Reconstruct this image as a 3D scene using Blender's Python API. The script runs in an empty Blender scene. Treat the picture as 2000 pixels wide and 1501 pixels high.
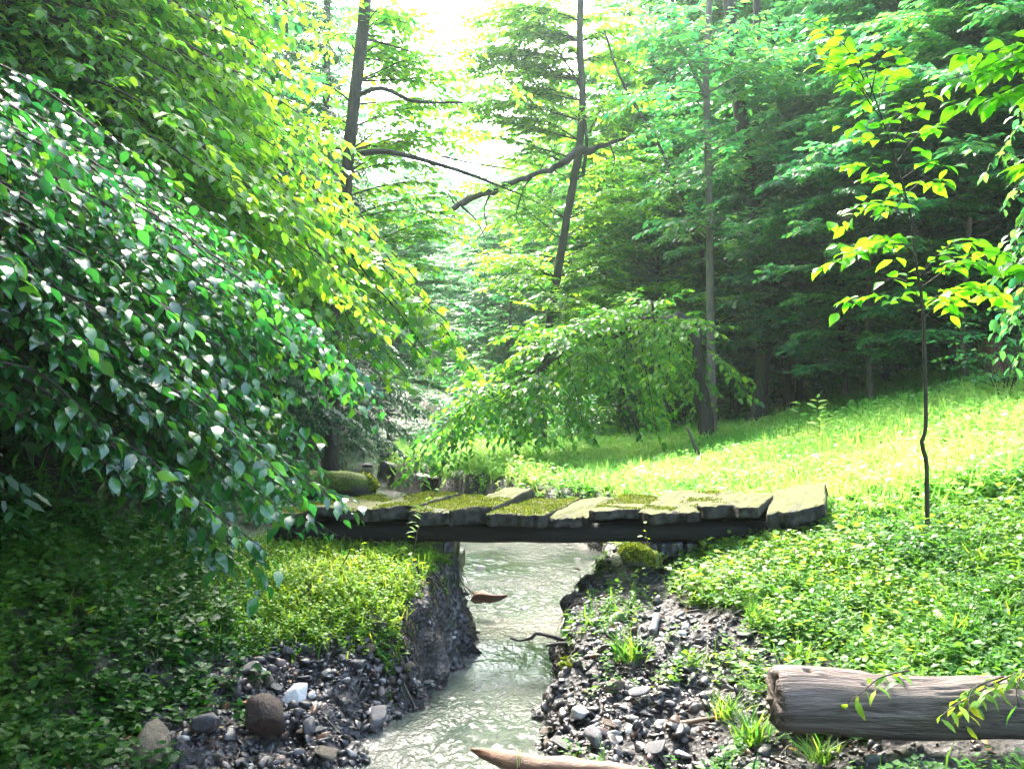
import bpy, bmesh, math, random
import numpy as np
from mathutils import Vector

# ------------------------------------------------------------------ camera, sky, sun, exposure
scene = bpy.context.scene
COL = scene.collection
CAMZ = 1.7
FPX = 1944.0
cam_d = bpy.data.cameras.new("camera")
cam_d.lens = 35.0; cam_d.sensor_width = 36.0; cam_d.clip_start = 0.05; cam_d.clip_end = 600
cam = bpy.data.objects.new("camera", cam_d); COL.objects.link(cam)
cam.location = (0, 0, CAMZ); cam.rotation_euler = (math.radians(90), 0, 0)
scene.camera = cam

SUN_EL, SUN_AZ = math.radians(51), math.radians(-16)      # azimuth clockwise from +Y
world = bpy.data.worlds.new("World"); scene.world = world; world.use_nodes = True
wn = world.node_tree; bg = wn.nodes["Background"]
sky = wn.nodes.new("ShaderNodeTexSky"); sky.sky_type = 'NISHITA'; sky.sun_disc = False
sky.sun_elevation = SUN_EL; sky.sun_rotation = SUN_AZ
sky.air_density = 1.0; sky.dust_density = 4.0; sky.ozone_density = 0.6
wn.links.new(sky.outputs[0], bg.inputs[0]); bg.inputs[1].default_value = 0.15

sl = bpy.data.lights.new("sun", 'SUN'); sl.energy = 1.5; sl.angle = math.radians(12); sl.color = (1.0, 0.95, 0.85)
sun = bpy.data.objects.new("sun", sl); COL.objects.link(sun)
sd = Vector((math.sin(SUN_AZ)*math.cos(SUN_EL), math.cos(SUN_AZ)*math.cos(SUN_EL), math.sin(SUN_EL)))
sun.rotation_euler = sd.to_track_quat('Z', 'Y').to_euler(); sun.location = (0, 0, 30)

scene.view_settings.view_transform = 'Standard'; scene.view_settings.look = 'None'
scene.view_settings.exposure = 3.6; scene.view_settings.gamma = 1.0
scene.render.engine = 'CYCLES'
cy = scene.cycles
cy.use_denoising = True
cy.max_bounces = 7; cy.diffuse_bounces = 3; cy.glossy_bounces = 2; cy.transmission_bounces = 4
cy.volume_bounces = 0; cy.transparent_max_bounces = 4; cy.caustics_reflective = False; cy.caustics_refractive = False
cy.sample_clamp_indirect = 6.0

HAZE_DENSITY = 0.0013

# ------------------------------------------------------------------ small helpers
def P(px, py, d):
    return np.array([(px-1000.0)/FPX*d, d, CAMZ-(py-750.5)/FPX*d])

def hash2(ix, iy, seed):
    h = (ix.astype(np.int64)*374761393 + iy.astype(np.int64)*668265263 + seed*974634777) & 0xFFFFFFFF
    h = ((h ^ (h >> 13))*1274126177) & 0xFFFFFFFF
    return ((h ^ (h >> 16)) & 0xFFFF)/65535.0

def vnoise(x, y, seed=0):
    x = np.asarray(x, float); y = np.asarray(y, float)
    ix = np.floor(x).astype(np.int64); iy = np.floor(y).astype(np.int64)
    fx = x-ix; fy = y-iy; fx = fx*fx*(3-2*fx); fy = fy*fy*(3-2*fy)
    a = hash2(ix, iy, seed); b = hash2(ix+1, iy, seed); c = hash2(ix, iy+1, seed); d = hash2(ix+1, iy+1, seed)
    return (a*(1-fx)+b*fx)*(1-fy)+(c*(1-fx)+d*fx)*fy-0.5

def fbm(x, y, seed=0, oct=4, lac=2.1, gain=0.5):
    s = 0; a = 1.0
    for i in range(oct):
        s = s+a*vnoise(x, y, seed+i*17); x = x*lac+3.1; y = y*lac+1.7; a *= gain
    return s

def noise3(p, f, seed=0):
    return (fbm(p[:, 0]*f+p[:, 2]*f*0.7, p[:, 1]*f-p[:, 2]*f*0.45, seed, 3) +
            fbm(p[:, 2]*f+9.2, p[:, 0]*f*0.8+p[:, 1]*f*0.6, seed+5, 3))*0.7

def norm(v):
    return v/np.maximum(np.linalg.norm(v, axis=-1, keepdims=True), 1e-9)

def mesh_from(name, V, faces, smooth=False, rnd=None):
    """faces: list of int arrays (n,3) or (n,4)"""
    me = bpy.data.meshes.new(name)
    V = np.asarray(V, np.float32)
    faces = [f for f in faces if len(f)]
    me.vertices.add(len(V)); me.vertices.foreach_set("co", V.ravel())
    loops = np.concatenate([f.ravel() for f in faces]).astype(np.int32)
    totals = np.concatenate([np.full(len(f), f.shape[1], np.int32) for f in faces])
    starts = np.concatenate([[0], np.cumsum(totals)[:-1]]).astype(np.int32)
    me.loops.add(len(loops)); me.loops.foreach_set("vertex_index", loops)
    me.polygons.add(len(totals)); me.polygons.foreach_set("loop_start", starts)
    if smooth:
        me.polygons.foreach_set("use_smooth", np.ones(len(totals), bool))
    me.update(calc_edges=True)
    if rnd is not None:
        at = me.attributes.new("rnd", 'FLOAT', 'FACE'); at.data.foreach_set("value", np.asarray(rnd, np.float32))
    return me

def link(name, me, mat, parent=None):
    o = bpy.data.objects.new(name, me); COL.objects.link(o)
    if mat is not None:
        if len(me.materials) == 0:
            me.materials.append(mat)
    if parent is not None:
        o.parent = parent
    return o

def empty(name, loc):
    o = bpy.data.objects.new(name, None); COL.objects.link(o); o.location = tuple(float(v) for v in loc)
    o.empty_display_size = 0.1
    return o

def tag(o, label=None, cat=None, group=None, kind=None):
    if label: o["label"] = label
    if cat: o["category"] = cat
    if group: o["group"] = group
    if kind: o["kind"] = kind
    return o

class Geo:
    def __init__(s): s.V = []; s.F3 = []; s.F4 = []; s.n = 0
    def add(s, V, F3=None, F4=None):
        V = np.asarray(V, float)
        if F3 is not None and len(F3): s.F3.append(np.asarray(F3, np.int64)+s.n)
        if F4 is not None and len(F4): s.F4.append(np.asarray(F4, np.int64)+s.n)
        s.V.append(V); s.n += len(V)
    def mesh(s, name, off=(0, 0, 0), smooth=True):
        V = np.concatenate(s.V)-np.asarray(off, float)
        fs = []
        if s.F3: fs.append(np.concatenate(s.F3))
        if s.F4: fs.append(np.concatenate(s.F4))
        return mesh_from(name, V, fs, smooth)

def resample(path, n):
    path = np.asarray(path, float)
    if len(path) > 2:                     # catmull-rom densify
        p = np.vstack([2*path[0]-path[1], path, 2*path[-1]-path[-2]]); out = []
        for i in range(1, len(p)-2):
            for t in np.linspace(0, 1, 8, endpoint=False):
                a, b, c, d = p[i-1], p[i], p[i+1], p[i+2]
                out.append(0.5*((2*b)+(-a+c)*t+(2*a-5*b+4*c-d)*t*t+(-a+3*b-3*c+d)*t**3))
        out.append(path[-1]); path = np.array(out)
    seg = np.linalg.norm(np.diff(path, axis=0), axis=1); cum = np.concatenate([[0], np.cumsum(seg)])
    t = np.linspace(0, cum[-1], n)
    return np.stack([np.interp(t, cum, path[:, k]) for k in range(3)], 1), cum[-1]

def tube(g, path, radii, seg=8, rough=0.0, seed=0, cap=True, flat=None):
    path = np.asarray(path, float); n = len(path); radii = np.broadcast_to(np.asarray(radii, float), (n,))
    T = norm(np.gradient(path, axis=0))
    ref = np.array([0, 0, 1.0]) if abs(T[0][2]) < 0.9 else np.array([0, 1.0, 0])
    A = norm(np.cross(T, ref)); B = norm(np.cross(T, A))
    ang = np.linspace(0, 2*math.pi, seg, endpoint=False)
    R = radii[:, None]*np.ones((n, seg))
    if rough > 0:
        cum = np.concatenate([[0], np.cumsum(np.linalg.norm(np.diff(path, axis=0), axis=1))])
        cx = np.cos(ang)[None, :]; sx = np.sin(ang)[None, :]; c = cum[:, None]
        f = 1.0/max(radii.max(), 1e-3)
        nz = fbm(cx*1.3+c*f*0.25+seed, sx*1.3+c*f*0.16, seed, 3)+0.5*fbm(cx*3+9, sx*3+c*f*0.5, seed+4, 2)
        R = R*(1+rough*nz)
    V = path[:, None, :]+R[..., None]*(np.cos(ang)[None, :, None]*A[:, None, :]+np.sin(ang)[None, :, None]*B[:, None, :])
    V = V.reshape(-1, 3)
    i = np.arange(n-1)[:, None]*seg; j = np.arange(seg)[None, :]; j2 = (j+1) % seg
    F4 = np.stack([i+j, i+j2, i+seg+j2, i+seg+j], -1).reshape(-1, 4)
    F3 = []
    if cap:
        V = np.vstack([V, path[0], path[-1]]); a = n*seg; b = a+1
        jj = np.arange(seg)
        F3 = np.vstack([np.stack([np.full(seg, a), (jj+1) % seg, jj], 1),
                        np.stack([np.full(seg, b), (n-1)*seg+jj, (n-1)*seg+(jj+1) % seg], 1)])
    g.add(V, F3, F4)

def prisms(g, P0, P1, P2, r):
    """thin three-sided twigs through P0,P1,P2 (n,3)"""
    n = len(P0)
    if n == 0: return
    T = norm(P2-P0); A = norm(np.cross(T, np.array([0.3, 0.2, 1.0]))); B = np.cross(T, A)
    ang = np.array([0, 2.094, 4.189]); V = []
    for Pk, rk in ((P0, r), (P1, r*0.8), (P2, r*0.35)):
        rk = np.broadcast_to(np.asarray(rk, float), (n,))
        V.append(Pk[:, None, :]+rk[:, None, None]*(np.cos(ang)[None, :, None]*A[:, None, :]+np.sin(ang)[None, :, None]*B[:, None, :]))
    V = np.stack(V, 1).reshape(-1, 3)     # n*9
    base = (np.arange(n)*9)[:, None, None]
    q = []
    for s in (0, 3):
        for j in range(3):
            q.append([s+j, s+(j+1) % 3, s+3+(j+1) % 3, s+3+j])
    F4 = (base+np.array(q)[None]).reshape(-1, 4)
    g.add(V, None, F4)

# leaf templates: (u along, v across, w normal)
LT = {
 'far': (np.array([[0, 0, 0], [.42, .30, .05], [1, 0, -.1], [.42, -.30, .05]]), np.array([[0, 1, 2], [0, 2, 3]]), None),
 'mid': (np.array([[0, 0, 0], [.28, .25, .06], [.68, .22, .03], [1, 0, -.16], [.68, -.22, .03], [.28, -.25, .06], [.5, 0, -.01]]),
         None, np.array([[0, 1, 2, 6], [6, 2, 3, 3], [0, 6, 4, 5], [6, 3, 4, 4]])),
 'near': (np.array([[0, 0, 0], [.14, .15, .03], [.34, .29, .07], [.58, .27, .05], [.82, .13, -.03], [1, 0, -.17],
                    [.82, -.13, -.03], [.58, -.27, .05], [.34, -.29, .07], [.14, -.15, .03],
                    [.34, 0, .02], [.58, 0, .0], [.82, 0, -.07]]),
          np.array([[0, 1, 10], [4, 5, 12], [5, 6, 12], [0, 10, 9]]),
          np.array([[1, 2, 10, 10], [2, 3, 11, 10], [3, 4, 12, 11], [6, 7, 11, 12], [7, 8, 10, 11], [8, 9, 10, 10]])),
 'maple': (np.array([[0, 0, 0], [.05, .28, .02], [.3, .2, .03], [.5, .52, -.03], [.62, .2, .02], [1.0, 0, -.1],
                     [.62, -.2, .02], [.5, -.52, -.03], [.3, -.2, .03], [.05, -.28, .02], [.4, 0, .04]]),
           np.array([[0, 1, 2], [0, 2, 10], [2, 3, 4], [2, 4, 10], [10, 4, 5], [10, 5, 6], [10, 6, 8], [6, 7, 8], [10, 8, 0], [0, 8, 9]]), None),
 'needle': (np.array([[0, -.06, 0], [0, .06, 0], [.6, .09, .0], [1, 0, -.06], [.6, -.09, .0]]), np.array([[2, 3, 4]]), np.array([[0, 1, 2, 4]])),
 'blade': (np.array([[0, -.035, 0], [0, .035, 0], [.5, .03, .0], [1, 0, -.25], [.5, -.03, .0]]), np.array([[2, 3, 4]]), np.array([[0, 1, 2, 4]])),
 'lance': (np.array([[0, 0, 0], [.3, .1, .02], [.65, .09, 0], [1, 0, -.16], [.65, -.09, 0], [.3, -.1, .02]]),
           np.array([[0, 1, 5], [2, 3, 4]]), np.array([[1, 2, 4, 5]])),
}
for k, (v, f3, f4) in list(LT.items()):      # split degenerate quads
    f3l = [] if f3 is None else [list(a) for a in f3]; f4l = []
    if f4 is not None:
        for a in f4:
            if a[2] == a[3]: f3l.append([a[0], a[1], a[2]])
            else: f4l.append(list(a))
    LT[k] = (v, np.array(f3l, int).reshape(-1, 3), np.array(f4l, int).reshape(-1, 4))

class Leaves:
    def __init__(s): s.p = []; s.d = []; s.n = []; s.s = []; s.r = []
    def add(s, p, d, n, size, rnd):
        if len(p) == 0: return
        s.p.append(p); s.d.append(d); s.n.append(n); s.s.append(np.broadcast_to(size, (len(p),)).copy())
        s.r.append(np.broadcast_to(rnd, (len(p),)).copy())
    def count(s): return sum(len(a) for a in s.p)
    def mesh(s, name, tmpl='far', off=(0, 0, 0), wid=1.0):
        p = np.concatenate(s.p)-np.asarray(off, float); d = norm(np.concatenate(s.d)); n = np.concatenate(s.n)
        S = np.concatenate(s.s); r = np.concatenate(s.r)
        b = norm(np.cross(n, d)); n = norm(np.cross(d, b))
        t, f3, f4 = LT[tmpl]; k = len(t); N = len(p)
        V = p[:, None, :]+S[:, None, None]*(t[None, :, 0:1]*d[:, None, :]+wid*t[None, :, 1:2]*b[:, None, :]+t[None, :, 2:3]*n[:, None, :])
        base = (np.arange(N)*k)[:, None, None]; fs = []; rr = []
        if len(f3): fs.append((base+f3[None]).reshape(-1, 3)); rr.append(np.repeat(r, len(f3)))
        if len(f4): fs.append((base+f4[None]).reshape(-1, 4)); rr.append(np.repeat(r, len(f4)))
        return mesh_from(name, V.reshape(-1, 3), fs, tmpl in ('near',), np.concatenate(rr))

UP = np.array([0, 0, 1.0])

def limb(wood, lv, path, rng, r0=0.03, r1=0.004, leaf=0.07, twig=0.5, tgap=0.1, lgap=0.05, droop=0.25,
         t0=0.15, tilt=0.3, leafdown=0.25, twood=True, seg=6, tr=0.0022, hue=0.5, huev=0.22, roll=0.35, wig=0.03, bias=(0, 0, 0), sv=(.6, 1.2)):
    n = max(6, int(len(path)*4))
    pts, Ln = resample(path, n)
    w = rng.normal(0, wig*Ln/6, (n, 3)); w[0] = 0
    pts = pts+w*np.linspace(0, 1, n)[:, None]
    rr = np.linspace(r0, r1, n)
    if wood is not None: tube(wood, pts, rr, seg, 0.15, int(rng.integers(999)))
    m = max(2, int(Ln*(1-t0)/tgap))
    t = t0+(1-t0)*(np.arange(m)+rng.random(m)*0.7)/m; t = np.clip(t, 0, 1)
    idx = t*(n-1); i0 = np.clip(idx.astype(int), 0, n-2); fr = (idx-i0)[:, None]
    p = pts[i0]*(1-fr)+pts[i0+1]*fr
    T = norm(pts[i0+1]-pts[i0])
    S = np.cross(T, UP); S = norm(S+1e-6); U2 = norm(np.cross(S, T))
    side = np.where(np.arange(m) % 2 == 0, 1.0, -1.0)
    ro = rng.normal(0, roll, m)
    S = S*np.cos(ro)[:, None]+U2*np.sin(ro)[:, None]
    a = rng.uniform(0.6, 1.2, m)*(1-0.35*t)
    D = norm(T*np.cos(a)[:, None]+side[:, None]*S*np.sin(a)[:, None])
    tl = twig*rng.uniform(0.5, 1.15, m)*(1.0-0.55*t)*np.minimum(1, 0.5+t*2)
    tl[-1] = twig*0.3
    q1 = p+D*(tl*0.5)[:, None]-UP*(droop*(0.5*tl)**2/np.maximum(tl, .01)*1.0)[:, None]
    q2 = p+D*tl[:, None]-UP*(droop*tl)[:, None]
    if twood and wood is not None: prisms(wood, p, q1, q2, tr)
    K = max(2, int(np.ceil(tl.max()/lgap)))
    s = (np.arange(K)[None, :]+0.5+rng.uniform(-.3, .3, (m, K)))*lgap/np.maximum(tl[:, None], 1e-3)
    ok = s <= 1.02
    lp = p[:, None, :]+D[:, None, :]*(tl[:, None]*s)[..., None]-UP*(droop*tl[:, None]*s**2)[..., None]
    sd2 = np.where((np.arange(K)[None, :]+np.arange(m)[:, None]) % 2 == 0, 1.0, -1.0)
    S2 = norm(np.cross(D, UP)+1e-6)
    ld = D[:, None, :]*rng.uniform(.35, .9, (m, K, 1))+sd2[..., None]*S2[:, None, :]*rng.uniform(.4, 1.0, (m, K, 1))
    ld = ld-UP*(leafdown*rng.uniform(.3, 1.7, (m, K, 1)))
    nn = UP+np.array(bias)+rng.normal(0, tilt, (m, K, 3))
    lp, ld, nn = lp[ok], ld[ok], nn[ok]; N = len(lp)
    lh = np.clip(hue+rng.normal(0, 0.08)+rng.normal(0, huev, N), 0, 1)
    lv.add(lp, ld, nn, leaf*rng.uniform(*sv, N), lh)
    return pts

# ------------------------------------------------------------------ terrain
CREEK = np.array([(-1.2, -8, .5), (-.8, -3, .4), (-.75, 1.5, .36), (-.52, 3.2, .26), (-.33, 4.4, .26), (-.15, 5.2, .33), (-.04, 5.8, .33), (.06, 6.4, .34),
                  (.18, 7.5, .5), (.12, 9, .78), (-.1, 10.5, .85), (-.9, 12.3, .8), (-2.0, 14.3, .8), (-2.9, 17, .7), (-3.6, 21, .8),
                  (-3.2, 25, .95), (-2.6, 29, 1.25), (-3.6, 34, 1.1), (-6, 41, .9), (-11, 48, .9), (-22, 54, 1), (-60, 62, 1), (-120, 70, 1)])
def _dens(c, k=10):
    out = []
    for i in range(len(c)-1):
        for t in np.linspace(0, 1, k, endpoint=False): out.append(c[i]*(1-t)+c[i+1]*t)
    out.append(c[-1]); return np.array(out)
_c3 = resample(CREEK, 460)[0]
CY = _c3
def water_z(y):
    return np.interp(y, [0, 19, 24, 30, 45, 75], [0, 0, .08, .22, .6, 1.4])

LEFT = np.array([(-.8, 5.3, .45), (-.5, 5.9, .56), (-.6, 6.3, .62), (-1.5, 6.1, .66), (-2.5, 6, .70), (-4, 6, 1.0), (-.95, 4.9, .13), (-1.3, 4.75, .15),
    (-1.05, 5.15, .32), (-1.5, 5.15, .40), (-1.2, 4.2, .10), (-2, 4.2, .15), (-2.1, 4.75, .45), (-3.5, 4, .6), (-2, 3, .15), (-4, 2, .5), (-6, 6, 1.6), (-8, 3, 2.0),
    (-1.5, 8, .55), (-2, 10, .5), (-3.4, 13, .5), (-4.3, 16, .5), (-5, 21, .5), (-5, 28, .7), (-6, 40, 1.5), (-12, 15, 4), (-20, 30, 9), (-12, 44, 2.5), (-24, 46, 6),
    (-20, 5, 6), (-3, -3, .5), (-20, -10, 6), (-40, 44, 14), (-60, 40, 22), (-60, -20, 24)])
RIGHT = np.array([(.2, 4.3, .10), (.3, 4.9, .2), (.33, 5.6, .36), (.55, 5.8, .42), (.8, 7, .5), (1.0, 5, .42), (.9, 4.2, .3), (1.5, 4.5, .44), (1.5, 3.5, .32),
    (1.2, 3.0, .28), (2.5, 4.6, .56), (2.6, 6, .82), (1.9, 6.3, .74), (4, 7, 1.15), (3, 9, .88), (1.4, 10.5, .62), (1.9, 13, .52), (-.5, 14, .5), (-1.5, 16, .5), (2, 19, .5),
    (-1.5, 24, .55), (6, 12, 1.7), (7, 14, 1.9), (4, 20, .8), (8, 20, 1.9), (12, 12, 3.5), (10, 25, 3.5), (5, 30, 2), (20, 30, 9), (15, 50, 9), (2, 50, 2.5), (-4, 58, 4), (0, 75, 10), (-8, 90, 15), (-30, 75, 14), (-40, 110, 28), (-15, 160, 30), (-60, 200, 44),
    (10, 2, 2.2), (3, 1, .4), (.5, 1, .2), (20, -5, 4), (2, 100, 17), (30, 100, 28), (60, 40, 26), (60, -20, 20), (5, 160, 32), (50, 200, 40)])
def _rbf_fit(C):
    X = C[:, :2]; n = len(X)
    D = np.linalg.norm(X[:, None]-X[None], axis=2)
    A = np.zeros((n+3, n+3)); A[:n, :n] = -D+np.eye(n)*-0.02; A[:n, n] = 1; A[:n, n+1:] = X; A[n, :n] = 1; A[n+1:, :n] = X.T
    return np.linalg.solve(A, np.concatenate([C[:, 2], [0, 0, 0]])), X
_RL, _RR = _rbf_fit(LEFT), _rbf_fit(RIGHT)
def _rbf(F, x, y):
    w, X = F; n = len(X); out = w[n]+w[n+1]*x+w[n+2]*y
    for k in range(n):
        out = out-w[k]*np.sqrt((x-X[k, 0])**2+(y-X[k, 1])**2+0.01)
    return out
def smooth(t):
    t = np.clip(t, 0, 1); return t*t*(3-2*t)
def creek_dist(x, y):
    shp = x.shape; xf = x.ravel(); yf = y.ravel(); best = np.full(xf.shape, 1e9); bi = np.zeros(xf.shape, int)
    for k in range(len(CY)):
        d = (xf-CY[k, 0])**2+(yf-CY[k, 1])**2
        m = d < best; best[m] = d[m]; bi[m] = k
    i = np.clip(bi, 0, len(CY)-2)
    a = CY[i]; b = CY[i+1]; ab = b[:, :2]-a[:, :2]
    # interpolated centre x at this y for the side
    side = np.sign(ab[:, 0]*(yf-a[:, 1])-ab[:, 1]*(xf-a[:, 0]))       # + = left of the upstream direction
    return np.sqrt(best).reshape(shp), side.reshape(shp), CY[bi, 2].reshape(shp)
def terrain(x, y, detail=True):
    x = np.asarray(x, float); y = np.asarray(y, float)
    d, side, w = creek_dist(x, y)
    edge = w+0.10*fbm(x*2.2, y*2.2, 3, 3)*np.clip(y/6, .3, 2)
    s = d-edge
    left = side > 0
    PLt = _rbf(_RL, x, y); PRt = _rbf(_RR, x, y)
    bwL = np.interp(y, [0, 4.9, 5.35, 6.8, 8, 200], [.5, .5, .22, .2, .5, .8])
    bwR = np.interp(y, [0, 4.8, 5.4, 7.2, 8, 200], [.45, .4, .16, .2, .35, .6])
    pl = np.where(left, PLt, PRt); bw = np.where(left, bwL, bwR)
    wz = water_z(y)
    pl = np.maximum(pl, wz+0.08)
    bed = wz-0.13
    t = smooth((s+0.06)/bw)
    z = bed*(1-t)+pl*t
    far = smooth((np.hypot(x, y-8)-14)/30)
    z = z+t*(0.05*fbm(x*1.3, y*1.3, 11, 3)+far*1.2*fbm(x*.12, y*.12, 13, 3))
    if detail:
        rub = np.where(left, smooth((5.5-y)/.6), smooth((5.6-y)/.6)*smooth((1.7-x)/.7))
        z = z+t*(0.035+0.05*rub)*fbm(x*6, y*6, 21, 3)+0.022*fbm(x*19, y*19, 23, 2)*(0.4+rub)
        face = 4*t*(1-t)
        z = z+face*0.09*fbm(x*7, y*7, 31, 3)
    return z

_steps = np.concatenate([np.linspace(2.2, 12, 400), np.linspace(12.1, 60, 300)])
def G(px, py, lift=0.0):
    """where the sight line of a photo pixel meets the ground"""
    x = (px-1000.0)/FPX*_steps; z = CAMZ-(py-750.5)/FPX*_steps
    h = terrain(x, _steps); k = np.argmax(z < h)
    return np.array([x[k], _steps[k], h[k]+lift])
def gz(x, y): return float(terrain(np.array([x]), np.array([y]))[0])

# ------------------------------------------------------------------ materials
def new_mat(name):
    m = bpy.data.materials.new(name); m.use_nodes = True
    nt = m.node_tree; nt.nodes.clear()
    return m, nt, nt.nodes, nt.links
def ramp(N, stops):
    r = N.new("ShaderNodeValToRGB"); cr = r.color_ramp
    while len(cr.elements) < len(stops): cr.elements.new(0.5)
    for e, (p, c) in zip(cr.elements, stops): e.position = p; e.color = (*c, 1)
    return r
def tex(N, L, scale, detail=4, rough=.6, vec=None, kind='noise'):
    if kind == 'noise':
        t = N.new("ShaderNodeTexNoise"); t.inputs['Detail'].default_value = detail; t.inputs['Roughness'].default_value = rough
    else:
        t = N.new("ShaderNodeTexVoronoi")
    t.inputs['Scale'].default_value = scale
    if vec is not None: L.new(vec, t.inputs['Vector'])
    return t
def leaf_mat(name, stops, tstops, rough=.38, trans=.5, spec=.5, nscale=.6):
    m, nt, N, L = new_mat(name)
    out = N.new("ShaderNodeOutputMaterial"); at = N.new("ShaderNodeAttribute"); at.attribute_name = "rnd"
    geo = N.new("ShaderNodeNewGeometry")
    tn = tex(N, L, nscale, 2, .5, geo.outputs['Position'])
    ma = N.new("ShaderNodeMath"); ma.operation = 'MULTIPLY_ADD'; L.new(tn.outputs[0], ma.inputs[0]); ma.inputs[1].default_value = .7
    L.new(at.outputs['Fac'], ma.inputs[2])
    mb = N.new("ShaderNodeMath"); mb.operation = 'SUBTRACT'; L.new(ma.outputs[0], mb.inputs[0]); mb.inputs[1].default_value = .35
    r1 = ramp(N, stops); r2 = ramp(N, tstops)
    L.new(mb.outputs[0], r1.inputs[0]); L.new(mb.outputs[0], r2.inputs[0])
    pb = N.new("ShaderNodeBsdfPrincipled"); L.new(r1.outputs[0], pb.inputs['Base Color'])
    pb.inputs['Roughness'].default_value = rough; pb.inputs['Specular IOR Level'].default_value = spec
    tr = N.new("ShaderNodeBsdfTranslucent"); L.new(r2.outputs[0], tr.inputs[0])
    mx = N.new("ShaderNodeMixShader"); mx.inputs[0].default_value = trans
    L.new(pb.outputs[0], mx.inputs[1]); L.new(tr.outputs[0], mx.inputs[2]); L.new(mx.outputs[0], out.inputs[0])
    return m
def solid(name, c1, c2, scale=8, rough=.8, bump=.3, bscale=None, detail=6, stretch=None, spec=.4, moss=None, mossamt=.5, mossn=.35, mscale=6):
    m, nt, N, L = new_mat(name)
    out = N.new("ShaderNodeOutputMaterial"); tc = N.new("ShaderNodeTexCoord"); mp = N.new("ShaderNodeMapping")
    L.new(tc.outputs['Object'], mp.inputs[0])
    if stretch: mp.inputs['Scale'].default_value = stretch
    t = tex(N, L, scale, detail, .65, mp.outputs[0])
    r = ramp(N, [(.3, c1), (.7, c2)]); L.new(t.outputs[0], r.inputs[0])
    col = r.outputs[0]
    pb = N.new("ShaderNodeBsdfPrincipled")
    ro = N.new("ShaderNodeMapRange"); L.new(t.outputs[0], ro.inputs[0]); ro.inputs[3].default_value = rough-.15; ro.inputs[4].default_value = min(1, rough+.15)
    L.new(ro.outputs[0], pb.inputs['Roughness']); pb.inputs['Specular IOR Level'].default_value = spec
    if moss:
        geo = N.new("ShaderNodeNewGeometry"); sx = N.new("ShaderNodeSeparateXYZ"); L.new(geo.outputs['Normal'], sx.inputs[0])
        tm = tex(N, L, mscale, 5, .6, tc.outputs['Object'])
        a = N.new("ShaderNodeMath"); a.operation = 'MULTIPLY_ADD'; L.new(sx.outputs[2], a.inputs[0]); a.inputs[1].default_value = mossn; L.new(tm.outputs[0], a.inputs[2])
        mr = N.new("ShaderNodeMapRange"); L.new(a.outputs[0], mr.inputs[0])
        mr.inputs[1].default_value = .5+mossn-mossamt*.3-.03; mr.inputs[2].default_value = .5+mossn-mossamt*.3+.06
        t3 = tex(N, L, 60, 3, .6, tc.outputs['Object']); rm = ramp(N, [(.3, moss[0]), (.7, moss[1])]); L.new(t3.outputs[0], rm.inputs[0])
        mx = N.new("ShaderNodeMix"); mx.data_type = 'RGBA'; L.new(mr.outputs[0], mx.inputs[0]); L.new(col, mx.inputs[6]); L.new(rm.outputs[0], mx.inputs[7])
        col = mx.outputs[2]
    L.new(col, pb.inputs['Base Color'])
    tb = tex(N, L, bscale or scale*3, 6, .7, mp.outputs[0]); bp = N.new("ShaderNodeBump"); bp.inputs['Strength'].default_value = bump
    bp.inputs['Distance'].default_value = .02; L.new(tb.outputs[0], bp.inputs['Height']); L.new(bp.outputs[0], pb.inputs['Normal'])
    L.new(pb.outputs[0], out.inputs[0])
    return m

def g3(a): return [(0.0, a[0]), (.5, a[1]), (1.0, a[2])]
M_glossy = leaf_mat("glossy dark leaf", g3([(.012, .06, .018), (.025, .12, .025), (.06, .2, .02)]), g3([(.02, .2, .04), (.07, .40, .04), (.25, .58, .02)]), .20, .36, .9)
M_yellow = leaf_mat("yellow green leaf", g3([(.010, .06, .015), (.05, .18, .018), (.14, .30, .02)]), g3([(.02, .22, .04), (.16, .58, .035), (.5, .80, .03)]), .38, .55, .5)
M_green = leaf_mat("woodland leaf", g3([(.012, .075, .035), (.028, .14, .045), (.08, .22, .03)]), g3([(.035, .32, .13), (.11, .52, .10), (.38, .72, .06)]), .42, .48, .5)
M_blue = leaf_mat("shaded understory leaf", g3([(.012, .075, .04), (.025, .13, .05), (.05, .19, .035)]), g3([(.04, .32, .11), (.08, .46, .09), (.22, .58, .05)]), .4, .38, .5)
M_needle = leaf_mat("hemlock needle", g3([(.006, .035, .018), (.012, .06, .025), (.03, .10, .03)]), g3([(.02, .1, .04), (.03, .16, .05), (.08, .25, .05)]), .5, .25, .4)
M_bright = leaf_mat("bright sapling leaf", g3([(.03, .16, .012), (.07, .26, .012), (.13, .34, .015)]), g3([(.08, .5, .01), (.2, .68, .01), (.38, .78, .02)]), .36, .6, .5, 1.5)
M_cover = leaf_mat("ground cover leaf", g3([(.03, .12, .015), (.10, .24, .02), (.26, .38, .04)]), g3([(.12, .4, .02), (.4, .65, .03), (.85, .8, .05)]), .5, .4, .35, 1.2)
M_cover2 = leaf_mat("right bank leaf", g3([(.02, .09, .018), (.065, .18, .025), (.2, .32, .05)]), g3([(.07, .32, .03), (.25, .52, .04), (.6, .68, .06)]), .5, .4, .4, 1.6)
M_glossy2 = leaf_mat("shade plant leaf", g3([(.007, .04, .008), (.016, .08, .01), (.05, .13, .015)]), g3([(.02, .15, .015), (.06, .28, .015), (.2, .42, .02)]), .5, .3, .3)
M_mead = leaf_mat("meadow leaf", g3([(.06, .22, .03), (.18, .42, .07), (.42, .56, .16)]), g3([(.15, .55, .07), (.38, .76, .12), (.72, .88, .2)]), .5, .45, .35, .8)
M_wood = solid("bark", (.018, .014, .012), (.075, .062, .05), 10, .85, .6, 30, 6, (3, 3, .6))
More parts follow.
